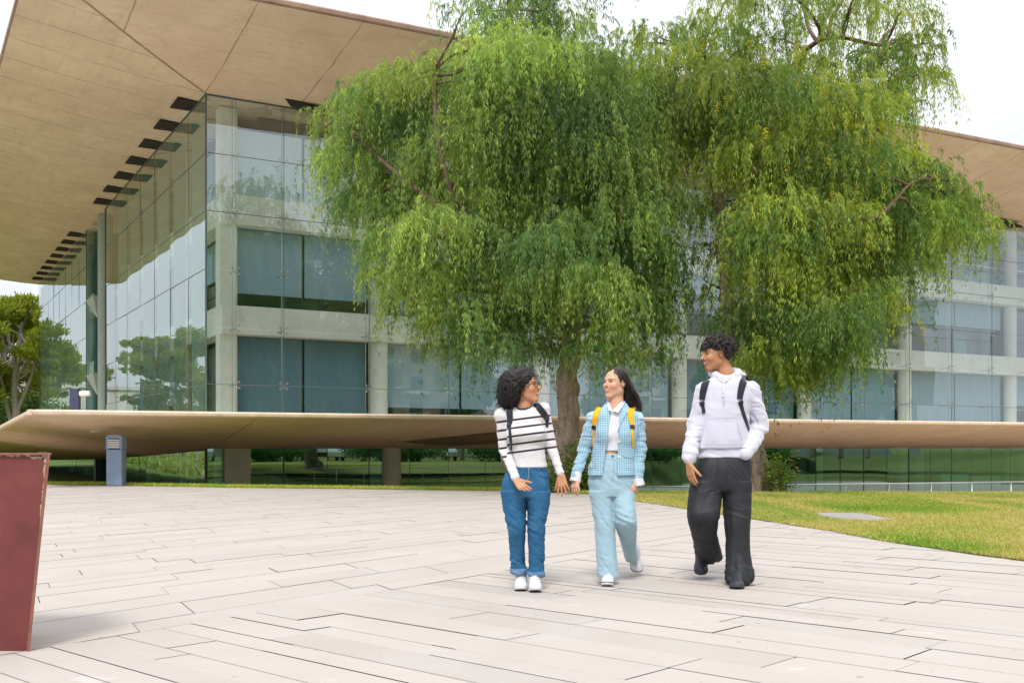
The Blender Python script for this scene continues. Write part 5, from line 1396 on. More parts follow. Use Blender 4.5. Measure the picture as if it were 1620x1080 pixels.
def curls(n, centre, radii, R, keep, seed, mat, parent, origin, rad=.0042, helix=.009, ln=(.05,.10), name='curl', down=.5, sides=4):
    """short spiral locks springing from the hair mass"""
    r = np.random.default_rng(seed); q = MB(); k = 0
    while k < n:
        d = r.normal(size=3); d /= np.linalg.norm(d); p = centre + (R.T @ (d*radii))
        if not keep(p): continue
        k += 1; nrm = R.T @ (d/radii); nrm /= np.linalg.norm(nrm); dirv = nrm*.55+np.array([0,0,-down])+r.normal(0,.35,3); dirv /= np.linalg.norm(dirv)
        a = np.cross(dirv, r.normal(size=3)); a /= np.linalg.norm(a); b = np.cross(dirv, a); L_ = r.uniform(*ln); m = 14; turns = r.uniform(1.2, 2.4)*2*math.pi; ph = r.uniform(0, 6.28); hx = helix*r.uniform(.6, 1.3)
        pts = [p - nrm*.012 + dirv*L_*t + (a*math.cos(ph+turns*t)+b*math.sin(ph+turns*t))*hx*min(1, t*3) + np.array([0,0,-.02*t*t]) for t in np.linspace(0, 1, m)]
        q.tube(pts, [rad*(1-.55*t) for t in np.linspace(0,1,m)], sides, cap=False)
    return q.build(name, mat, parent, smooth=True, origin=origin)
def crop(ox, oy, s, Y0):
    def A(x, y, dy=0.): return at(ox+x/s, oy+y/s, Y0+dy)
    def SEC(y, xl, xr, ry, dy=0., g=0.):
        p = A((xl+xr)/2, y, dy); return (p[2], p[0], p[1], (xr-xl)/2/s/F*(Y0+dy)+g, ry+g)
    return A, SEC
def inner_body(secs, limbs_, lo, hi):
    v = Vol(lo, hi, .014); v.loft(secs, .02)
    for a, b, r0, r1 in limbs_: v.cone(a, b, r0, r1, .02)
    return v.mesh()
def neck_head(c, f, up, s, base, rn, male, smile):
    v = Vol(c-np.array([.16,.16,.30]), c+np.array([.16,.16,.16]), .0032)
    P, fr = head_sdf(v, c, f, up, s, male, smile)
    top = P(0,-.030,-.045); v.cone(top, base, rn*.98, rn*1.08, .03); v.cone(base, base+np.array([0,0,-.05]), rn*1.1, rn*1.5, .03)
    V, Q = v.mesh(); return relax(V, Q, 1, .35), Q, P, fr

# ================================================================= woman in the striped sweater
Y0 = 7.9; A, SEC = crop(750, 510, 2.4, Y0)
org = np.array([A(200, 1000)[0], Y0, 0.])
w1 = empty('person', org, 'woman with dark curly hair and glasses in black and white striped sweater and blue jeans', 'person', 'students walking across the plaza')
SK1 = (.46,.225,.115)
hc = at(832, 612, Y0-.01); f1 = np.array([math.sin(math.radians(63)), -math.cos(math.radians(63)), .06])
Vh, Qh, P1_, fr1 = neck_head(hc, f1, (0.03,0,1), .99, A(190, 322, -.005), .050, False, .9)
colh = paint_head(Vh, hc, fr1, .99, SK1, (.36,.12,.09), smile=.9)
parts = [(Vh, Qh)]; cols = [colh]
wl, wr = A(160, 597, -.17), A(331, 579, -.06)
v = Vol(wl-.16, wl+.19, .0026); d_ = A(206, 650, -.26)-wl
hand_sdf(v, wl, d_, (-.15,-.55,.8), (.5,-.2,.8), (.15,.25,.35,.45), .16, .95, .55, .3, fore=A(146, 560, -.12)); parts.append(v.mesh()); cols.append(SK1)
v = Vol(wr-.2, wr+.18, .0026); hand_sdf(v, wr, A(341, 650, -.09)-wr, (.15,.9,.1), (-1,-.3,0), (.12,.18,.22,.3), .32, .95, .5, .2, fore=A(324, 560, -.05)); parts.append(v.mesh()); cols.append(SK1)
t_secs = [SEC(325,160,212,.05), SEC(350,125,255,.07), SEC(430,140,262,.09), SEC(500,158,258,.075), SEC(600,125,265,.09), SEC(660,125,270,.09)]
parts.append(inner_body(t_secs, [(A(150,640), A(160,780,-.02), .06, .045), (A(160,780,-.02), A(172,960,.05), .038, .026), (A(240,640), A(236,780,-.02), .06, .045), (A(236,780,-.02), A(235,960,0), .038, .026),
    (A(110,355), A(117,480,.01), .035, .028), (A(117,480,.01), wl, .028, .018), (A(258,335), A(292,468,0), .035, .028), (A(292,468,0), wr, .028, .018)], A(60,1010,-.4)*np.array([1,1,0])+np.array([0,0,.03]), A(380,310,.3)*np.array([1,1,1])+.02)); cols.append(SK1)
body_mesh(parts, cols, w1, M['skin'], org)
# sweater
v = Vol(A(60,620,-.32), A(360,295,.26), .005)
v.loft([SEC(318,152,218,.058,.005), SEC(328,132,240,.072), SEC(345,112,262,.088), SEC(380,116,266,.104), SEC(428,126,273,.122,-.008), SEC(462,134,270,.104), SEC(500,144,270,.094), SEC(530,148,275,.094), SEC(549,143,278,.102)], .01, 2.05)
v.ell(A(150,425,-.075), (.052,.05,.055), k=.05); v.ell(A(240,418,-.075), (.052,.05,.055), k=.05)
v.ell(A(187,314,-.02), (.066,.070,.034), k=.004, op='s'); v.ell(A(104,350,.0), (.050,.056,.052), k=.03); v.ell(A(262,328,.0), (.046,.055,.050), k=.03)
for pts in ((A(104,355), A(114,478,.01), A(157,588,-.155)), (A(263,335), A(292,466,0), A(327,570,-.055))):
    v.cone(pts[0], pts[1], .047, .038, .02); v.cone(pts[1], pts[2], .039, .0255, .012); dd = (pts[2]-pts[1]); dd /= np.linalg.norm(dd); v.cone(pts[2]-dd*.012, pts[2], .0275, .0275, .004)
V, Q = v.mesh(); V = relax(V, Q, 1)
def f_(V):
    rel = (V-np.array([0,Y0,0]))
    n = ridge(rel*np.array([7,7,20])+3, 1)*.0035 + ridge(rel*np.array([16,16,34])+9, 2)*.0018
    return n*(.5+.8*sstep(.0,1., vnoise(rel*5, 4)*.5+.5)) - crease(rel*np.array([6,6,19])+5, 71)*.004*sstep(.3,.8,vnoise(rel*4,9)*.5+.5)
V = folds(V, Q, f_)
yc = (HY-(V[:,2]-CZ)*F/Y0-510)*2.4; xc = ((V[:,0]*F/Y0+CX)-750)*2.4
stripe = (yc+.13*(xc-140)-372)/np.where(xc < 125, 33.5, 30.5)
t_ = NT('striped_knit'); s_ = t_.attr('stripe'); fr_ = t_.math('ABSOLUTE', t_.math('SUBTRACT', s_, t_.math('ROUND', s_)))
inr = t_.math('MULTIPLY', t_.math('GREATER_THAN', s_, -.4), t_.math('LESS_THAN', s_, 4.4)); msk = t_.math('MULTIPLY', t_.val(fr_, .135, .115), inr)
vv_ = t_.coord(); rib = t_.new('ShaderNodeTexWave'); rib.inputs['Scale'].default_value = 75; t_.con(vv_, rib.inputs[0])
t_.bsdf(t_.mix(msk, t_.ramp(t_.noise(vv_, 20, 4), [(.3, (.56,.55,.56)), (.7, (.62,.61,.62))]), (.022,.016,.026)), .9, 0, t_.bump(rib.outputs['Fac'], .12, .003, t_.bump(t_.noise(vv_, 500, 2), .2, .001)), spec=.2, sheen=.3)
np_mesh('sweater', V, Q, t_.mat, w1, origin=org, attrs={'stripe': stripe}); bv1 = bvh_of([(V, Q)])
q = MB(); cc = A(187, 321, -.02); ring = [cc+np.array([math.cos(a)*.060, math.sin(a)*.062, .014*math.sin(a)+.004*math.cos(a)]) for a in np.linspace(0, 2*math.pi, 33)]
q.tube(ring, .0065, 6, cap=False); q.build('collar', M['navy_line'], w1, smooth=True, origin=org)
# jeans
v = Vol(A(80,975,-.2), A(310,538,.24), .005)
v.loft([SEC(540,152,270,.086), SEC(552,136,277,.098), SEC(568,124,283,.104,.003), SEC(600,107,285,.118,.012), SEC(632,104,287,.122,.015), SEC(662,105,287,.104,.01)], .01, 2.1)
v.loft([SEC(640,103,196,.100), SEC(700,108,198,.092,-.005), SEC(740,118,198,.082,-.015), SEC(762,124,197,.076,-.02), SEC(800,130,196,.070,-.01), SEC(860,134,192,.066,.03), SEC(905,138,194,.062,.05), SEC(950,142,201,.062,.05)], .02, 2.2)
v.loft([SEC(640,195,289,.100), SEC(700,201,286,.092,-.01), SEC(740,202,276,.082,-.03), SEC(762,201,271,.076,-.035), SEC(800,203,269,.070,-.03), SEC(860,206,269,.066,-.01), SEC(905,207,267,.062,.0), SEC(958,205,266,.062,.0)], .012, 2.2)
for y0_, y1_, xl, xr, dy in ((934,952,141,203,.05), (944,961,203,268,.0)):
    v.loft([SEC(y0_,xl,xr,.066,dy), SEC(y1_,xl,xr,.066,dy)], .003, 2.2)
V, Q = v.mesh(); V = relax(V, Q, 1)
def f_(V):
    rel = V-np.array([0,Y0,0]); z = V[:,2]
    kn = np.exp(-((z-.50)/.10)**2)+np.exp(-((z-.12)/.12)**2)*1.6+.8*np.exp(-((z-.86)/.07)**2)
    return ridge(rel*np.array([8,8,26])+np.stack([z*0, z*0, V[:,0]*12], 1), 5)*.0045*(.3+kn) + ridge(rel*np.array([18,18,40]), 6)*.002*(.3+kn) - crease(rel*np.array([6,6,17])+np.stack([z*0, z*0, V[:,0]*14], 1), 72)*.006*(.25+kn)
V = folds(V, Q, f_); yc = (HY-(V[:,2]-CZ)*F/Y0-510)*2.4; cuff = sstep(930, 936, yc-np.where(V[:,0]*F/Y0+CX > 750+202/2.4, 10, 0))
t_ = NT('blue_denim'); vv_ = t_.coord(); c = t_.ramp(t_.noise(vv_, 7, 6, .65), [(.25, (.010,.060,.145)), (.5, (.018,.095,.205)), (.75, (.045,.155,.28))])
c = t_.mix(t_.attr('cuff'), c, (.11,.20,.32)); wv = t_.noise(t_.mapping(vv_, (1,1,.15)), 260, 2); c = t_.mix(t_.val(wv, .4, .7, 0, .25), c, (.09,.21,.35))
t_.bsdf(c, .85, 0, t_.bump(wv, .3, .001), spec=.2); np_mesh('jeans', V, Q, t_.mat, w1, origin=org, attrs={'cuff': cuff}); bvj = bvh_of([(V, Q)])
seam = simple('denim_stitch', (.30,.33,.38), None, .8)
def line(bv, pts, r, name, mat, parent, lift=.001):
    P = []
    for a, b in zip(pts[:-1], pts[1:]):
        for k in range(8):
            h, n = hit(bv, a[0]+(b[0]-a[0])*k/8, a[1]+(b[1]-a[1])*k/8)
            if h is not None: P.append(h+n*lift)
    if len(P) > 2: q = MB(); q.tube(P, r, 5); return q.build(name, mat, parent, smooth=True, origin=P[0])
c4 = lambda x, y: (790+x/13.5, 730+y/13.5)
line(bvj, [c4(620,120), c4(630,300), c4(590,420)], .0022, 'fly_seam', seam, w1); line(bvj, [c4(330,160), c4(620,170), c4(1020,150)], .0018, 'waistband_seam', M['navy_line'], w1)
line(bvj, [c4(870,160), c4(900,190), c4(1040,200)], .002, 'pocket_seam', M['navy_line'], w1)
for x_ in (842, 360):
    ribbon(bvj, [c4(x_,105), c4(x_,190)], .012, .002, .003, 'belt_loop', bpy.data.materials['blue_denim'], w1, dens=4)
shoe(w1, [at(822.5,935,7.8)[0]+.012, 8.045, .0], (-.03,-1,0), (0,0,1), .262, M['white_canvas'], M['white_rubber'], M['lace'], org)
shoe(w1, [at(846,935,7.8)[0]+.0, 7.965, .0], (.02,-1,.02), (0,.02,1), .262, M['white_canvas'], M['white_rubber'], M['lace'], org)
# hair
R1 = np.array(fr1); hcen = at(818, 607, Y0+.035); hr = np.array([.128,.128,.122])
v = Vol(hcen-np.array([.2,.2,.22]), hcen+.2, .005)
v.ell(at(826, 600.5, Y0+.01), (.098,.112,.085), k=.03); v.ell(at(812, 610, Y0+.02), (.105,.125,.12), k=.03); v.ell(at(807, 626, Y0+.03), (.085,.11,.085), k=.04); v.ell(at(822, 618, Y0+.10), (.09,.07,.11), k=.04)
v.ell(P1_(0,.095,-.045), (.088,.082,.108), R1, .012, 's'); v.ell(P1_(-.07,.045,-.055), (.05,.055,.085), R1, .012, 's'); v.ell(P1_(.0,.06,-.12), (.09,.09,.08), R1, .01, 's')
V, Q = v.mesh(); V = folds(V, Q, lambda V: ridge(V*38, 3)*.008+ridge(V*75, 4)*.005); np_mesh('hair', V, Q, M['hair_curl'], w1, origin=org); bh = bvh_of([(V, Q)])
facec = P1_(0,.07,-.05)
def keep1(p):
    l = R1@(p-hc); return not (l[1] > .015 and l[2] < .052 and np.hypot(l[0], (l[2]+.02)*.8) < .105)
for (cen, rad_, n, sd) in ((at(826,600.5,Y0+.01), (.098,.112,.085), 900, 1), (at(812,610,Y0+.02), (.105,.125,.12), 1300, 2), (at(807,626,Y0+.03), (.085,.11,.085), 700, 3)):
    def kp(p):
        if not keep1(p): return False
        l = R1@(p-hc); return not (l[1] > .02 and l[2] < -.02)
    curls(n, cen, np.array(rad_)*.97, np.eye(3), kp, sd, M['hair_curl'], bpy.data.objects[[o.name for o in bpy.data.objects if o.name.startswith('hair') and o.parent == w1][0]], org, ln=(.03,.075), rad=.0021, helix=.0065, sides=3)
# glasses
gl = MB(); gp_ = lambda x, y, z: P1_(x, y, z)
for sx in (-1, 1):
    ring = [gp_(sx*.033+math.cos(a)*.026, .106-.006*abs(math.cos(a)) - .08*abs(sx*.033+math.cos(a)*.026)*.3, .006+math.sin(a)*.021) for a in np.linspace(0, 2*math.pi, 25)]
    gl.tube(ring, .0026, 6, cap=False); gl.tube([gp_(sx*.058,.092,.014), gp_(sx*.078,.05,.014), gp_(sx*.082,-.01,.010)], .0024, 6)
gl.tube([gp_(-.008,.108,.010), gp_(0,.110,.013), gp_(.008,.108,.010)], .0024, 6)
gl.build('glasses', M['buckle'], w1, smooth=True, origin=org)
def strap_set(name, label, person_bvh, left_px, right_px, width, mat, pack_mat, pack_c, pack_s, tail_px, origin, shl, shr, grp='backpacks worn by the three students', trim=None, lower=.022, thick=.007):
    e_ = empty(name, origin, label, 'backpack', grp)
    for pts, tail, sh in ((left_px, tail_px[0], shl), (right_px, tail_px[1], shr)):
        bk = ([(sh[1], (0,.6,.8)), (sh[0], (0,0,1))], [])
        ribbon(person_bvh, pts, width, .006, thick, 'strap', mat, e_, dens=8, back=bk)
        o, P, Nn = ribbon(person_bvh, tail, lower, .004, .003, 'strap', trim or mat, e_, dens=8)
        q = MB(); T = P[1]-P[0]; T /= np.linalg.norm(T); S_ = np.cross(T, Nn[0]); q.box(P[0]+Nn[0]*.009, max(width if not hasattr(width,'__len__') else width[1], .03)*.95, .026, .010, S_, T, Nn[0]); q.build('buckle', M['buckle'], e_, origin=P[0], bevel=.003)
    v = Vol(np.array(pack_c)-np.array(pack_s)*1.25, np.array(pack_c)+np.array(pack_s)*1.25, .008)
    sx, sy, sz = pack_s
    v.loft([(pack_c[2]-sz, pack_c[0], pack_c[1], sx*.8, sy*.8), (pack_c[2]-sz*.8, pack_c[0], pack_c[1], sx, sy), (pack_c[2], pack_c[0], pack_c[1], sx, sy), (pack_c[2]+sz*.7, pack_c[0], pack_c[1], sx*.92, sy*.85), (pack_c[2]+sz, pack_c[0], pack_c[1], sx*.6, sy*.5)], .01, 3.2)
    v.ell((pack_c[0], pack_c[1]+sy*.8, pack_c[2]-sz*.35), (sx*.75, sy*.6, sz*.5), k=.02)
    V, Q = v.mesh(); np_mesh('bag', V, Q, pack_mat, e_, origin=origin)
    return e_
b5 = lambda x, y: (780+x/5.14, 570+y/5.14)
pk = mat_cloth('maroon_pack_cloth', (.16,.045,.04), (.24,.07,.06), .8, 500, .2)
strap_set('backpack', 'dark backpack with navy straps worn over the striped sweater', bv1, [b5(132,398), b5(137,440), b5(140,480), b5(136,520)], [b5(352,358), b5(385,395), b5(415,432), b5(434,468)], (.056,.040), M['strap'], pk,
    A(186,455,.20), (.155,.085,.20), ([b5(134,530), b5(140,600), b5(146,665), b5(150,725)], [b5(436,475), b5(440,505), b5(438,540)]), A(190,560,.2), (A(120,330,.02), A(130,345,.12)), (A(240,312,.02), A(235,330,.12)))
# ================================================================= woman in the blue checked jacket
Y0 = 8.25; A, SEC = crop(750, 510, 2.4, Y0)
org = np.array([A(530, 1000)[0], Y0, 0.])
w2 = empty('person', org, 'smiling woman with long straight dark hair in light blue checked jacket and pale blue trousers', 'person', 'students walking across the plaza')
SK2 = (.56,.32,.21)
hc = at(973.5, 607, Y0); f2 = np.array([-math.sin(math.radians(49)), -math.cos(math.radians(49)), .02])
Vh, Qh, P2_, fr2 = neck_head(hc, f2, (-0.02,0,1), .97, A(538, 306, .0), .048, False, 1.)
colh = paint_head(Vh, hc, fr2, .97, SK2, (.42,.15,.12), smile=1.)
parts = [(Vh, Qh)]; cols = [colh]
wl, wr = A(387, 592, -.08), A(616, 604, -.02)
v = Vol(wl-.17, wl+.15, .0026); hand_sdf(v, wl, A(374, 640, -.12)-wl, (.8,.6,.1), (.4,-1,0), (.7,.75,.8,.85), .10, .92, .35, .3, fore=A(393, 570, -.07)); parts.append(v.mesh()); cols.append(SK2)
v = Vol(wr-.17, wr+.15, .0026); hand_sdf(v, wr, A(610, 650, -.05)-wr, (-.8,.6,.1), (-.3,-1,0), (.85,.9,.95,1.0), .08, .92, .35, .3, fore=A(620, 580, -.02)); parts.append(v.mesh()); cols.append(SK2)
t_secs = [SEC(315,500,560,.05), SEC(345,470,600,.07), SEC(430,480,590,.085), SEC(480,484,560,.085), SEC(505,484,560,.085), SEC(560,465,590,.09), SEC(650,460,590,.09)]
parts.append(inner_body(t_secs, [(A(485,640), A(492,760,-.04), .055, .040), (A(492,760,-.04), A(508,960,-.04), .036, .026), (A(570,640), A(578,750,-.06), .055, .040), (A(578,750,-.06), A(598,890,.45), .036, .022),
    (A(450,365), A(420,480,.01), .033, .026), (A(420,480,.01), wl, .026, .017), (A(620,365), A(632,485,.01), .033, .026), (A(632,485,.01), wr, .026, .017)], A(400,1010,-.4)*np.array([1,1,0])+np.array([0,0,.03]), A(700,300,.6)*np.array([1,1,1])+.02)); cols.append(SK2)
body_mesh(parts, cols, w2, M['skin'], org)
# shirt
v = Vol(A(440,520,-.22), A(640,290,.2), .004)
v.loft([SEC(312,506,568,.055), SEC(330,480,590,.075), SEC(352,470,605,.088), SEC(428,474,604,.104,-.006), SEC(468,484,584,.098), SEC(486,482,580,.098)], .01, 2.2)
v.ell(A(505,420,-.075), (.045,.036,.05), k=.04); v.ell(A(565,420,-.075), (.045,.036,.05), k=.04)
v.cone(A(538,336,0), A(536,302,0), .074, .062, .01)
v.ell(A(536,298,-.02), (.055,.060,.030), k=.004, op='s'); v.prism([(A(523,340)[0], A(523,340)[2]), (A(510,292)[0], A(510,292)[2]), (A(560,292)[0], A(560,292)[2])], Y0-.3, Y0-.01, .004)
V, Q = v.mesh(); V = relax(V, Q, 1); V = folds(V, Q, lambda V: ridge(V*np.array([20,12,9]), 2)*.0025)
M['shirt'] = mat_cloth('white_shirt_cotton', (.58,.58,.64), (.64,.64,.69), .8, 800, .15, wr=.3)
np_mesh('shirt', V, Q, M['shirt'], w2, origin=org); bvs = bvh_of([(V, Q)])
q = MB()
for k in range(5):
    h, n = hit(bvs, 750+(524-k*2)/2.4, 510+(345+k*31)/2.4)
    if h is not None: q.tube([h-n*.001, h+n*.003], .0045, 8)
# collar leaves
col_ = MB()
for a, b, c_, d_ in (((509,300),(505,312),(512,336),(523,331)), ((562,298),(570,310),(547,342),(524,334))):
    pts = []
    for (x, y), dy in ((a,-.055),(b,-.06),(c_,-.115),(d_,-.105)): pts.append(A(x, y, dy))
    off = np.array([0,-.006,0]); col_.hexa([pts[0]+off, pts[1]+off, pts[2]+off, pts[3]+off, pts[0]-off, pts[1]-off, pts[2]-off, pts[3]-off])
col_.build('collar', M['shirt'], w2, origin=org, bevel=.002)
# jacket
v = Vol(A(350,610,-.30), A(700,285,.24), .005)
v.loft([SEC(316,498,572,.062,.01), SEC(332,468,604,.082), SEC(348,446,626,.098), SEC(380,450,628,.116), SEC(430,456,622,.126,-.006), SEC(480,450,612,.118), SEC(530,441,609,.122), SEC(560,434,612,.13), SEC(579,430,612,.134)], .01, 2.3)
v.ell(A(498,425,-.08), (.052,.044,.055), k=.05); v.ell(A(572,425,-.08), (.052,.044,.055), k=.05)
v.cone(A(505,322,.02), A(572,320,.02), .03, .03, .02); v.cone(A(512,308,.045), A(565,306,.045), .024, .024, .02)
for pts in ((A(450,366), A(418,480,.02), A(388,584,-.075)), (A(622,366), A(632,488,.02), A(620,588,-.015))):
    v.cone(pts[0], pts[1], .052, .047, .022); v.cone(pts[1], pts[2], .047, .040, .012)
q_ = lambda L: [(A(x, y)[0], A(x, y)[2]) for x, y in L]
v.prism(q_([(508,280),(507,300),(514,326),(498,470),(478,600),(536,600),(540,500),(542,424),(550,345),(566,300),(566,280)]), Y0-.4, Y0+.0, .004)
v.ell(A(537,296,-.02), (.062,.066,.034), k=.004, op='s')
v.loft([SEC(520,470,590,.085), SEC(600,462,590,.094)], .004, 2.2, op='s')
V, Q = v.mesh(); V = relax(V, Q, 1)
def f_(V):
    rel = V-np.array([0,Y0,0]); arm = sstep(.155,.185,np.abs(V[:,0]-A(538,400)[0]))
    return -crease(rel*np.array([7,7,19])+3, 73)*(.001+.006*arm)+ridge(rel*np.array([9,9,24]), 7)*(.0015+.003*arm)+ridge(rel*np.array([20,16,40]), 8)*(.001+.0025*arm)
V = folds(V, Q, f_)
# check pattern coordinates: along and around each piece of cloth
uu = np.zeros(len(V)); vv2 = np.zeros(len(V)); best = np.full(len(V), 1e9)
for pts, torso in (((A(538,300), A(538,600)), True), ((A(450,366), A(418,480,.02), A(388,584,-.075)), False), ((A(622,366), A(632,488,.02), A(620,588,-.015)), False)):
    if torso:
        dd_ = np.maximum(np.abs(V[:,0]-A(538,400)[0])-.158, 0)*2; u_ = V[:,0]*1.0; w_ = V[:,2]
    else:
        dd_ = np.full(len(V), 1e9); u_ = np.zeros(len(V)); w_ = np.zeros(len(V)); acc_ = 0
        for a, b in zip(pts[:-1], pts[1:]):
            ab = b-a; L_ = np.linalg.norm(ab); d = ab/L_; t = np.clip((V-a)@d, 0, L_); r_ = V-a-t[:,None]*d; e = np.linalg.norm(r_, axis=1); m = e < dd_
            sx_ = np.cross(d, [0,-1,0]); sx_ /= np.linalg.norm(sx_); an = np.arcsin(np.clip((r_@sx_)/(e+1e-9), -1, 1)); u_ = np.where(m, an*.045, u_); w_ = np.where(m, -(acc_+t), w_); dd_ = np.where(m, e, dd_); acc_ += L_
        dd_ = np.maximum(dd_-.048, 0)*1.0+.0005
    m = dd_ < best; uu = np.where(m, u_, uu); vv2 = np.where(m, w_, vv2); best = np.where(m, dd_, best)
t_ = NT('blue_check_tweed'); a_, b_ = t_.attr('cu'), t_.attr('cv')
def bars(x, per, wd): fr = t_.math('FRACT', t_.math('DIVIDE', t_.math('ADD', x, 10.), per)); return t_.val(t_.math('ABSOLUTE', t_.math('SUBTRACT', fr, .5)), wd, wd*.6)
vv_ = t_.coord(); base = t_.ramp(t_.noise(vv_, 60, 4), [(.3, (.20,.37,.48)), (.7, (.26,.44,.55))])
c = t_.mix(t_.math('MULTIPLY', bars(a_, .018, .17), .5), base, (.48,.62,.70)); c = t_.mix(t_.math('MULTIPLY', bars(b_, .018, .17), .5), c, (.48,.62,.70))
sh = lambda x: t_.math('ADD', x, .009)
c = t_.mix(t_.math('MULTIPLY', bars(sh(a_), .018, .08), .65), c, (.11,.24,.36)); c = t_.mix(t_.math('MULTIPLY', bars(sh(b_), .018, .08), .65), c, (.11,.24,.36))
t_.bsdf(c, .9, 0, t_.bump(t_.noise(vv_, 350, 3), .5, .0015), spec=.15, sheen=.3); M['check'] = t_.mat
np_mesh('jacket', V, Q, M['check'], w2, origin=org, attrs={'cu': uu, 'cv': vv2}); bv2 = bvh_of([(V, Q)])
# lapels
def panel(bv, poly_px, lift, thick, name, mat, parent, attrs=True, n=7):
    P = np.array(poly_px, float); a, b, c_, d = P; G = []; N_ = []
    for i in range(n+1):
        for j in range(n+1):
            s, t = i/n, j/n; p = (a*(1-s)+b*s)*(1-t)+(d*(1-s)+c_*s)*t; h, nn = hit(bv, *p)
            if h is None: return None
            G.append(h); N_.append(nn)
    G = np.array(G); N_ = np.array(N_); md = np.median(G[:,1]); G[:,1] = np.clip(G[:,1], md-.05, md+.05); top = G+N_*lift; idx = lambda i, j: i*(n+1)+j; m = (n+1)**2
    V = np.concatenate([top, G-N_*.003]); Q = []
    for i in range(n):
        for j in range(n): Q.append((idx(i,j), idx(i,j+1), idx(i+1,j+1), idx(i+1,j)))
    for i in range(n):
        for e0, e1 in ((idx(i,0), idx(i+1,0)), (idx(i+1,n), idx(i,n)), (idx(0,i+1), idx(0,i)), (idx(n,i), idx(n,i+1))): Q.append((e0, e1, e1+m, e0+m))
    return np_mesh(name, V, np.array(Q), mat, parent, smooth=False, origin=V[0], attrs={'cu': V[:,0]*.8+V[:,2]*.6, 'cv': V[:,2]*.8-V[:,0]*.6} if attrs else None)
k5 = lambda x, y: (900+x/5.14, 570+y/5.14)
panel(bv2, [k5(440,335), k5(490,395), k5(425,500), k5(402,590)], .008, .004, 'lapel', M['check'], w2)
panel(bv2, [k5(308,330), k5(275,385), k5(302,440), k5(322,440)], .007, .004, 'lapel', M['check'], w2)
panel(bv2, [k5(445,715), k5(525,715), k5(525,800), k5(440,780)], .004, .004, 'pocket', M['check'], w2)
bt = simple('pearl_button', (.62,.55,.45), None, .3)
for x_, y_ in ((401,658), (399,782)):
    h, n = hit(bv2, *k5(x_+6, y_)); 
    if h is not None: q = MB(); q.tube([h-n*.001, h+n*.004], .0105, 14); q.build('button', bt, w2, origin=h)
# shirt cuffs
for pts, r0, r1 in (((A(389,580,-.075), A(383,604,-.082)), .038, .043), ((A(620,584,-.015), A(624,618,-.012)), .040, .050)):
    v = Vol(*_bb([pts[0], pts[1]], .08), .004); v.cone(pts[0], pts[1], r0, r1, .004); d = pts[1]-pts[0]; d /= np.linalg.norm(d)
    D_ = (v.ax[0][:,None,None]-pts[1][0])*d[0]+(v.ax[1][None,:,None]-pts[1][1])*d[1]+(v.ax[2][None,None,:]-pts[1][2])*d[2]; v.d = np.maximum(v.d, D_.astype(np.float32))
    v.cone(pts[0], pts[1]+d*.03, r0*.8, r1*.85, .002, op='s')
    V, Q = v.mesh(); np_mesh('shirt_cuff', V, Q, M['shirt'], w2, origin=org)
# trousers
v = Vol(A(420,985,-.25), A(640,490,.75), .005)
v.loft([SEC(498,472,562,.094), SEC(530,458,584,.104), SEC(568,440,606,.116,.004), SEC(608,434,613,.124,.01), SEC(636,438,611,.122,.01), SEC(658,440,609,.10)], .01, 2.1)
v.loft([SEC(640,437,528,.098), SEC(700,446,530,.090,-.01), SEC(760,455,535,.084,-.02), SEC(820,460,537,.082,-.02), SEC(880,463,541,.084,-.03), SEC(930,466,545,.088,-.04), SEC(968,469,546,.088,-.045)], .02, 2.2)
v.loft([SEC(640,520,611,.098), SEC(690,528,610,.090,-.04), SEC(730,533,616,.086,-.07), SEC(765,536,617,.092,-.05), SEC(800,546,617,.10,.06), SEC(850,561,616,.115,.24), SEC(892,574,619,.12,.42), SEC(905,578,618,.115,.47)], .015, 2.2)
V, Q = v.mesh(); V = relax(V, Q, 1)
def f_(V):
    rel = V-np.array([0,Y0,0]); z = V[:,2]; kn = np.exp(-((z-.50)/.10)**2)+np.exp(-((z-.10)/.10)**2)+.6*np.exp(-((z-.80)/.06)**2)
    return ridge(rel*np.array([6,6,22])+np.stack([z*0, z*0, V[:,0]*10], 1), 15)*.004*(.25+kn)+ridge(rel*np.array([16,16,36]), 16)*.0016*(.3+kn) - crease(rel*np.array([5,5,13])+np.stack([z*0, z*0, V[:,0]*12], 1), 74)*.006*(.3+kn)
V = folds(V, Q, f_); M['paleblue'] = mat_cloth('pale_blue_cotton', (.27,.41,.49), (.32,.47,.55), .85, 500, .2, big=5)
np_mesh('trousers', V, Q, M['paleblue'], w2, origin=org); bvt = bvh_of([(V, Q)])
line(bvt, [(750+529/2.4, 510+510/2.4), (750+530/2.4, 510+560/2.4), (750+522/2.4, 510+615/2.4)], .0018, 'fly_seam', simple('pale_seam', (.22,.36,.42), None, .8), w2); line(bvt, [(750+482/2.4, 510+516/2.4), (750+540/2.4, 510+520/2.4)], .0015, 'waistband_seam', bpy.data.materials['pale_seam'], w2)
h, n = hit(bvt, 750+526/2.4, 510+507/2.4); q = MB(); q.tube([h-n*.001, h+n*.004], .0085, 12); q.build('button', M['navy_line'], w2, origin=h)
sh = at(960, 930, 8.04); shoe(w2, [at(964.5,930,8.25)[0], 8.285, 0.], (-.16,-1,0), (0,0,1), .258, M['white_canvas'], M['white_rubber'], M['lace'], org, stripe=M['navy_line'])
toe = at(1008, 908, 8.72); toe[2] = .012; dirv = np.array([.05,-.80,-.60]); dirv /= np.linalg.norm(dirv); heel = toe - dirv*.255; shoe(w2, heel, dirv, (0.05,-.60,.80), .258, M['white_canvas'], M['white_rubber'], M['lace'], org, stripe=M['navy_line'])
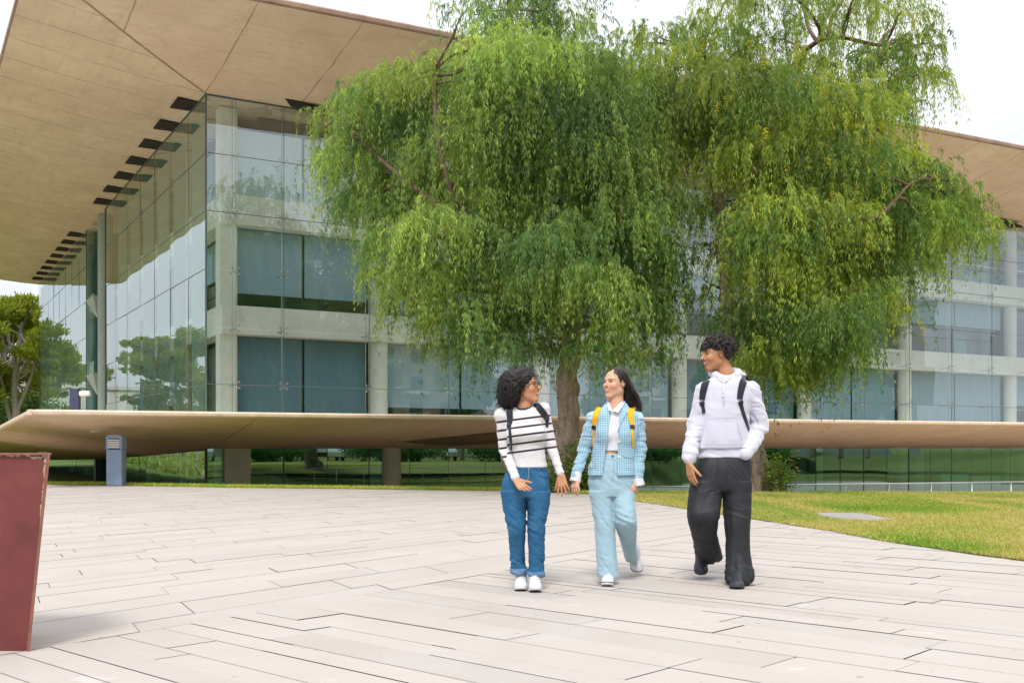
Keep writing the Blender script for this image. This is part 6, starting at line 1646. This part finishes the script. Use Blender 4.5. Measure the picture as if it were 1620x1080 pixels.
# hair: cap plus a long fall carried back over the far shoulder
R2 = np.array(fr2); v = Vol(hc-np.array([.2,.2,.42]), hc+np.array([.30,.28,.2]), .004)
v.ell(P2_(0,-.026,.036), (.083,.098,.092), R2, .02); 
v.ell(P2_(0,.106,-.040), (.055,.080,.098), R2, .010, 's'); v.ell(P2_(0,.03,-.10), (.10,.10,.075), R2, .01, 's')
for sx in (-1,1): v.ell(P2_(sx*.088,.004,-.030), (.040,.046,.046), R2, .006, 's')
fall = [at(983,600,Y0+.06), at(992,612,Y0+.08), at(1001,625,Y0+.07), at(1009,638,Y0+.05), at(1014,648,Y0+.03)]
for a, b, r0, r1 in zip(fall[:-1], fall[1:], (.070,.062,.050,.034), (.062,.050,.034,.010)): v.cone(a, b, r0, r1, .02, flat=((.8,.1,.5), .75))
v.cone(P2_(.0,-.06,-.02), at(986,640,Y0+.12), .05, .03, .02); v.cone(P2_(.066,-.01,.0), at(964,632,Y0+.07), .022, .014, .02)
V, Q = v.mesh()
fl_dir = at(1012,645,Y0)-at(980,590,Y0); fl_dir /= np.linalg.norm(fl_dir)
def f_(V):
    rel = V-hc; a = rel@fl_dir; side = rel-a[:,None]*fl_dir; return ridge(side*70+a[:,None]*3, 5)*.004+ridge(side*150+a[:,None]*5, 6)*.002
V = folds(V, Q, f_)
hair2 = np_mesh('hair', V, Q, M['hair_long'], w2, origin=org)
rr = np.random.default_rng(6); q = MB()
for k in range(620):
    d = np.array([rr.uniform(-.95,.95), rr.uniform(-.75,.45), rr.uniform(.25,1)]); d /= np.linalg.norm(d); p0 = P2_(*(np.array([0,-.026,.036])+d*np.array([.085,.100,.094])))
    t0 = rr.uniform(0, 1); off = rr.normal(0, 1, 3)*.028
    side = 1 if d[0] > -.25 else 0
    m1 = P2_(d[0]*.086, -.06+d[1]*.04, .0-.01*rr.random()); e = at(rr.uniform(992,1016), rr.uniform(636,652), Y0+rr.uniform(.0,.1))
    if rr.random() < .22: e = at(rr.uniform(966,990), rr.uniform(630,642), Y0+.10); 
    mid = (m1+e)/2+off*.5+np.array([.004,0,.0]); P = []
    for t in np.linspace(0, 1, 12):
        b0 = (1-t)**3; b1 = 3*(1-t)**2*t; b2 = 3*(1-t)*t*t; b3 = t**3; P.append(p0*b0+(m1)*b1+mid*b2+e*b3)
    P = np.array(P)
    # keep strands on the outside of the cranium
    L = (P-P2_(0,-.026,.036))@R2.T/np.array([.086,.100,.095]); n_ = np.linalg.norm(L, axis=1); bad = n_ < 1; L[bad] /= n_[bad, None]; P = np.where(bad[:,None], (L*np.array([.086,.100,.095]))@R2+P2_(0,-.026,.036), P)
    q.tube(P, [.0026]*9+[.0022,.0015,.0007], 3, cap=False)
q.build('hair_strand', M['hair_long'], hair2, smooth=True, origin=org)
q = MB(); h = P2_(.080,-.012,-.040); q.tube([h+np.array([math.cos(a)*.006, 0, math.sin(a)*.006]) for a in np.linspace(0, 2*math.pi, 13)], .0015, 5, cap=False); q.build('earring', simple('gold', (.8,.55,.2), None, .25, metal=1), w2, origin=h)
strap_set('backpack', 'bright yellow backpack straps worn over the blue checked jacket', bv2, [k5(255,385), k5(228,420), k5(215,470), k5(207,525)], [k5(505,385), k5(500,430), k5(505,480), k5(512,525)], (.058,.040), M['strap_y'], M['strap_y'],
    A(540,450,.23), (.14,.08,.19), ([k5(207,545), k5(202,620), k5(195,700)], [k5(512,545), k5(517,620), k5(522,700)]), A(540,560,.2), (A(470,326,.03), A(480,345,.13)), (A(600,326,.03), A(596,345,.13)), lower=.024)

# ================================================================= man in the hoodie
Y0 = 8.2; S_M = 2.4565; A, SEC = crop(1030, 510, S_M, Y0)
org = np.array([A(290, 1000)[0], Y0, 0.])
mn = empty('person', org, 'tall man with dark twisted hair in pale hoodie and wide black trousers', 'person', 'students walking across the plaza')
SK3 = (.44,.215,.105)
hc = at(1131.5, 560.5, Y0); f3 = np.array([-math.sin(math.radians(72)), -math.cos(math.radians(72)), -.14])
Vh, Qh, P3_, fr3 = neck_head(hc, f3, (-.10,-.03,1), 1.03, A(290, 205, .02), .060, True, .5)
colh = paint_head(Vh, hc, fr3, 1.03, SK3, (.42,.15,.12), smile=.5, teeth=True, tache=(.06,.03,.02))
parts = [(Vh, Qh)]; cols = [colh]
wl = A(147, 548, -.10)
v = Vol(wl-.22, wl+.16, .0028); hand_sdf(v, wl, A(162, 640, -.13)-wl, (.85,.5,.05), (.8,-1,0), (.25,.28,.32,.36), .10, 1.08, .62, .25, fore=A(148, 528, -.09)); parts.append(v.mesh()); cols.append(SK3)
t_secs = [SEC(215,250,330,.06), SEC(245,215,385,.08), SEC(350,215,365,.095), SEC(500,215,355,.09), SEC(600,190,360,.10), SEC(640,190,360,.10)]
parts.append(inner_body(t_secs, [(A(215,620), A(202,750,-.06), .06, .05), (A(202,750,-.06), A(222,890,.35), .045, .03), (A(330,620), A(333,770,-.02), .06, .05), (A(333,770,-.02), A(336,980,-.06), .045, .03),
    (A(200,265), A(166,400,.02), .04, .033), (A(166,400,.02), wl, .033, .021), (A(400,265), A(428,400,.03), .04, .033), (A(428,400,.03), A(366,530,-.07), .033, .021)], A(100,1020,-.4)*np.array([1,1,0])+np.array([0,0,.03]), A(500,195,.6)*np.array([1,1,1])+.02)); cols.append(SK3)
body_mesh(parts, cols, mn, M['skin'], org)
v = Vol(A(100,570,-.32), A(500,165,.30), .0055)
v.loft([SEC(205,248,340,.075,.01), SEC(222,222,362,.095), SEC(240,200,388,.115), SEC(270,192,396,.13), SEC(330,190,386,.138,-.005), SEC(400,186,380,.138,-.005), SEC(450,184,382,.138,-.005), SEC(482,180,386,.135), SEC(494,184,384,.126), SEC(524,186,386,.122)], .01, 2.15)
for pts, rr3 in (((A(208,262), A(172,400,.02), A(149,528,-.092)), (.070,.060,.046,.036)), ((A(388,264), A(424,402,.03), A(368,508,-.10)), (.074,.066,.050,.038))):
    v.cone(pts[0], pts[1], rr3[0]*.96, rr3[1]*.96, .016); v.cone(pts[1], pts[2], rr3[1], rr3[2], .015); dd = pts[2]-pts[1]; dd /= np.linalg.norm(dd); v.cone(pts[2]-dd*.02, pts[2]+dd*.012, rr3[3], rr3[3], .006)
# hood
N3 = A(290, 205, .015)
for a, b, r0, r1 in (((-.045,-.085,-.030),(-.085,-.03,.0),.026,.032), ((-.085,-.03,0),(-.085,.05,.018),.032,.038), ((-.085,.05,.018),(-.02,.12,.0),.038,.055), ((-.02,.12,0),(.08,.10,.012),.055,.055), ((.08,.10,.012),(.095,.02,.012),.050,.038), ((.095,.02,.012),(.055,-.06,-.012),.038,.030), ((.055,-.06,-.012),(-.015,-.105,-.050),.028,.020), ((-.045,-.085,-.030),(-.012,-.105,-.052),.026,.020)):
    v.cone(N3+np.array(a), N3+np.array(b), r0, r1, .008)
v.ell(N3+np.array([.10,.12,.0]), (.085,.06,.045), k=.02)
v.ell(N3+np.array([0,-.01,.02]), (.066,.074,.055), k=.006, op='s')
V, Q = v.mesh(); V = relax(V, Q, 1)
def f_(V):
    rel = V-np.array([0,Y0,0]); arm = sstep(.16,.20,np.abs(V[:,0]-A(288,400)[0])); z = V[:,2]
    ck = np.exp(-((z-1.02)/.12)**2)*arm
    return ridge(rel*np.array([6,6,15])+np.stack([z*0, z*0, V[:,0]*4], 1), 27)*(.0030+.003*arm+.005*ck)+ridge(rel*np.array([14,14,34]), 28)*(.001+.002*arm+.003*ck) - crease(rel*np.array([4,4,12])+np.stack([z*0, z*0, V[:,0]*5], 1), 75)*(.005+.005*arm+.006*ck)*sstep(.25,.7,vnoise(rel*4,9)*.5+.5)
V = folds(V, Q, f_); M['hoodie'] = mat_cloth('lilac_white_fleece', (.50,.50,.60), (.56,.56,.66), .95, 420, .3, sheen=.5)
np_mesh('hoodie', V, Q, M['hoodie'], mn, origin=org); bv3 = bvh_of([(V, Q)])
for yb_ in (486,):
    line(bv3, [(1030+190/S_M, 510+yb_/S_M), (1030+290/S_M, 510+(yb_+5)/S_M), (1030+382/S_M, 510+yb_/S_M)], .003, 'hem_seam', simple('fleece_fold', (.34,.34,.43), None, .9), mn)
k6 = lambda x, y: (1070+x/4.5, 520+y/4.5)
M['hseam'] = simple('fleece_seam', (.42,.42,.52), None, .9)
panel(bv3, [k6(215,642), k6(418,632), k6(468,846), k6(168,846)], .006, .004, 'pocket', M['hoodie'], mn, attrs=False)
line(bv3, [k6(160,852), k6(300,858), k6(460,850)], .003, 'hem_seam', M['hseam'], mn); line(bv3, [k6(525,480), k6(505,560), k6(495,640)], .0022, 'shoulder_seam', M['hseam'], mn)
line(bv3, [k6(168,846), k6(190,745), k6(218,642), k6(418,632), k6(448,745), k6(466,800)], .0016, 'pocket_seam', M['hseam'], mn, lift=.006)
q = MB(); P = []
for x, y in ((285,335),(310,365),(333,378),(334,420),(330,470)):
    h, n = hit(bv3, *k6(x, y)); P.append(h+np.array([0,-.008,0]))
q.tube(P, .0042, 6); q.tube([P[-1], P[-1]+np.array([-.002,0,-.018])], .005, 6); P = []
for x, y in ((385,340),(352,372),(337,382),(338,440),(337,540)):
    h, n = hit(bv3, *k6(x, y)); P.append(h+np.array([0,-.008,0]))
q.tube(P, .0042, 6); q.build('drawstring', M['lace'], mn, smooth=True, origin=org)
# trousers
v = Vol(A(120,1035,-.3), A(420,505,.75), .0055)
v.loft([SEC(508,206,370,.098), SEC(520,196,380,.110), SEC(545,178,388,.126), SEC(600,162,390,.134), SEC(632,152,389,.13), SEC(655,152,388,.11)], .01, 2.2)
v.loft([SEC(620,154,275,.118), SEC(700,143,273,.112,-.04), SEC(745,141,266,.108,-.07), SEC(790,148,256,.108,-.02), SEC(840,162,258,.115,.12), SEC(890,172,270,.12,.28), SEC(915,177,272,.12,.38), SEC(935,183,245,.10,.44)], .02, 2.3)
v.loft([SEC(620,268,389,.118), SEC(700,280,386,.108,-.01), SEC(760,286,384,.104,-.02), SEC(820,289,382,.100,-.01), SEC(880,291,382,.100,-.01), SEC(940,289,388,.104,-.03), SEC(980,286,396,.110,-.05), SEC(1000,290,394,.105,-.06), SEC(1022,303,375,.085,-.06)], .02, 2.3)
V, Q = v.mesh(); V = relax(V, Q, 1)
def f_(V):
    rel = V-np.array([0,Y0,0]); z = V[:,2]; kn = .8*np.exp(-((z-.52)/.12)**2)+1.6*np.exp(-((z-.10)/.10)**2)+.9*np.exp(-((z-.86)/.10)**2)+.7*np.exp(-((z-.22)/.08)**2)*(V[:,1] > Y0+.1)
    cx_ = A(275,640)[0]; dg = (V[:,0]-cx_)*np.where(z > .72, 18, 6)*np.sign(V[:,0]-cx_)
    return ridge(rel*np.array([8,6,5])+np.stack([z*0, z*0, dg*.7], 1), 35)*.006*(.5+.4*kn)+ridge(rel*np.array([9,9,24])+np.stack([z*0, z*0, dg*1.2], 1), 36)*.004*(.08+kn)+ridge(rel*np.array([14,14,4]), 37)*.002 - crease(rel*np.array([8,8,4])+np.stack([z*0, z*0, dg*.8], 1), 76)*.009*(.6+.5*kn)
V = folds(V, Q, f_)
t_ = NT('black_nylon'); vv_ = t_.coord(); c = t_.ramp(t_.noise(vv_, 10, 5), [(.3, (.012,.013,.017)), (.7, (.019,.021,.027))]); t_.bsdf(c, .66, 0, t_.bump(t_.noise(t_.mapping(vv_, (6,6,2.0)), 2, 3, 1, .5), .2, .01, t_.bump(t_.noise(vv_, 500, 2), .15, .001)), spec=.4, sheen=.0); M['nylon'] = t_.mat
np_mesh('trousers', V, Q, M['nylon'], mn, origin=org); bv4 = bvh_of([(V, Q)])
kx = lambda x, y: (1030+x/S_M, 510+y/S_M)
line(bv4, [kx(272,532), kx(272,590), kx(265,640)], .002, 'fly_seam', M['black'] if 'black' in M else M['navy_line'], mn); line(bv4, [kx(340,530), kx(355,545), kx(385,555)], .0025, 'pocket_seam', M['navy_line'], mn)
bs = simple('black_leather', (.022,.025,.034), (.03,.034,.045), .45, 20); bss = simple('black_rubber', (.03,.032,.04), None, .6)
hl = at(1167.5,930,8.165); tl = at(1165,930,7.87); shoe(mn, [hl[0], 8.165, 0.], (tl[0]-hl[0],-.295,0), (0,0,1), .295, bs, bss, M['navy_line'], org, wide=.112, hh=.09, laces=False)
toe = at(1109, 911, 8.50); toe[2] = .02; dirv = np.array([-.12,-.75,-.66]); dirv /= np.linalg.norm(dirv); heel = toe-dirv*.29; shoe(mn, heel, dirv, (-.1,-.66,.75), .29, bs, bss, M['navy_line'], org, wide=.112, hh=.09, laces=False)
# twisted hair
R3 = np.array(fr3); v = Vol(hc-.2, hc+.22, .005); v.ell(P3_(0,-.030,.058), (.092,.114,.088), R3, .02); v.ell(P3_(0,-.07,.01), (.078,.060,.078), R3, .03)
v.ell(P3_(0,.105,-.022), (.080,.075,.080), R3, .008, 's'); v.ell(P3_(0,.03,-.10), (.10,.10,.085), R3, .01, 's')
for sx in (-1,1): v.ell(P3_(sx*.085,.018,-.022), (.034,.046,.050), R3, .008, 's')
V, Q = v.mesh(); V = folds(V, Q, lambda V: ridge(V*60, 3)*.005); hair3 = np_mesh('hair', V, Q, M['hair_twist'], mn, origin=org)
rr = np.random.default_rng(12); q = MB(); k = 0
while k < 760:
    d = rr.normal(size=3); d[2] = abs(d[2])*1.0-.35; d /= np.linalg.norm(d); loc = np.array([0,-.032,.054])+d*np.array([.090,.110,.088])
    if loc[1] > .0 and loc[2] < .072 and not (loc[1] > .055 and loc[2] > .055): continue
    if loc[2] < -.03 or (loc[1] > -.03 and loc[2] < .03): continue
    k += 1; p = P3_(*loc); n_ = R3.T@(d/np.array([.088,.108,.085])); n_ /= np.linalg.norm(n_); L_ = rr.uniform(.04,.075)*(1 if loc[1] < .04 else .75); dr = n_*1.0+np.array([0,0,.12])+R3[1]*(.25 if loc[1] > .0 else -.15)+rr.normal(0,.14,3); dr /= np.linalg.norm(dr); P = []
    for t in np.linspace(0, 1, 7): P.append(p-n_*.008+dr*L_*t*(1-.25*t)+np.array([0,0,-1.])*L_*.62*t*t+rr.normal(0,.0012,3))
    q.tube(P, [.0048,.0052,.0048,.0052,.0044,.0038,.0014], 5, cap=True)
q.build('hair_lock', M['hair_twist'], hair3, smooth=True, origin=org)
strap_set('backpack', 'black backpack with padded straps worn over the pale hoodie', bv3, [k6(232,352), k6(205,395), k6(190,450), k6(184,505)], [k6(492,345), k6(470,390), k6(456,450), k6(450,500)], (.062,.044), M['strap'], mat_cloth('black_pack_cloth', (.018,.02,.028), (.03,.034,.045), .8, 500, .2),
    A(300,400,.27), (.17,.09,.22), ([k6(186,530), k6(192,565), k6(199,600)], [k6(455,525), k6(475,600), k6(500,670), k6(515,720)]), A(290,500,.25), (A(236,215,.03), A(240,240,.15)), (A(362,212,.04), A(358,240,.16)), lower=.032)
sc.cycles.max_bounces = 10; sc.cycles.transparent_max_bounces = 24; sc.cycles.glossy_bounces = 4; sc.cycles.diffuse_bounces = 4; sc.cycles.transmission_bounces = 4; sc.cycles.caustics_reflective = False; sc.cycles.caustics_refractive = False
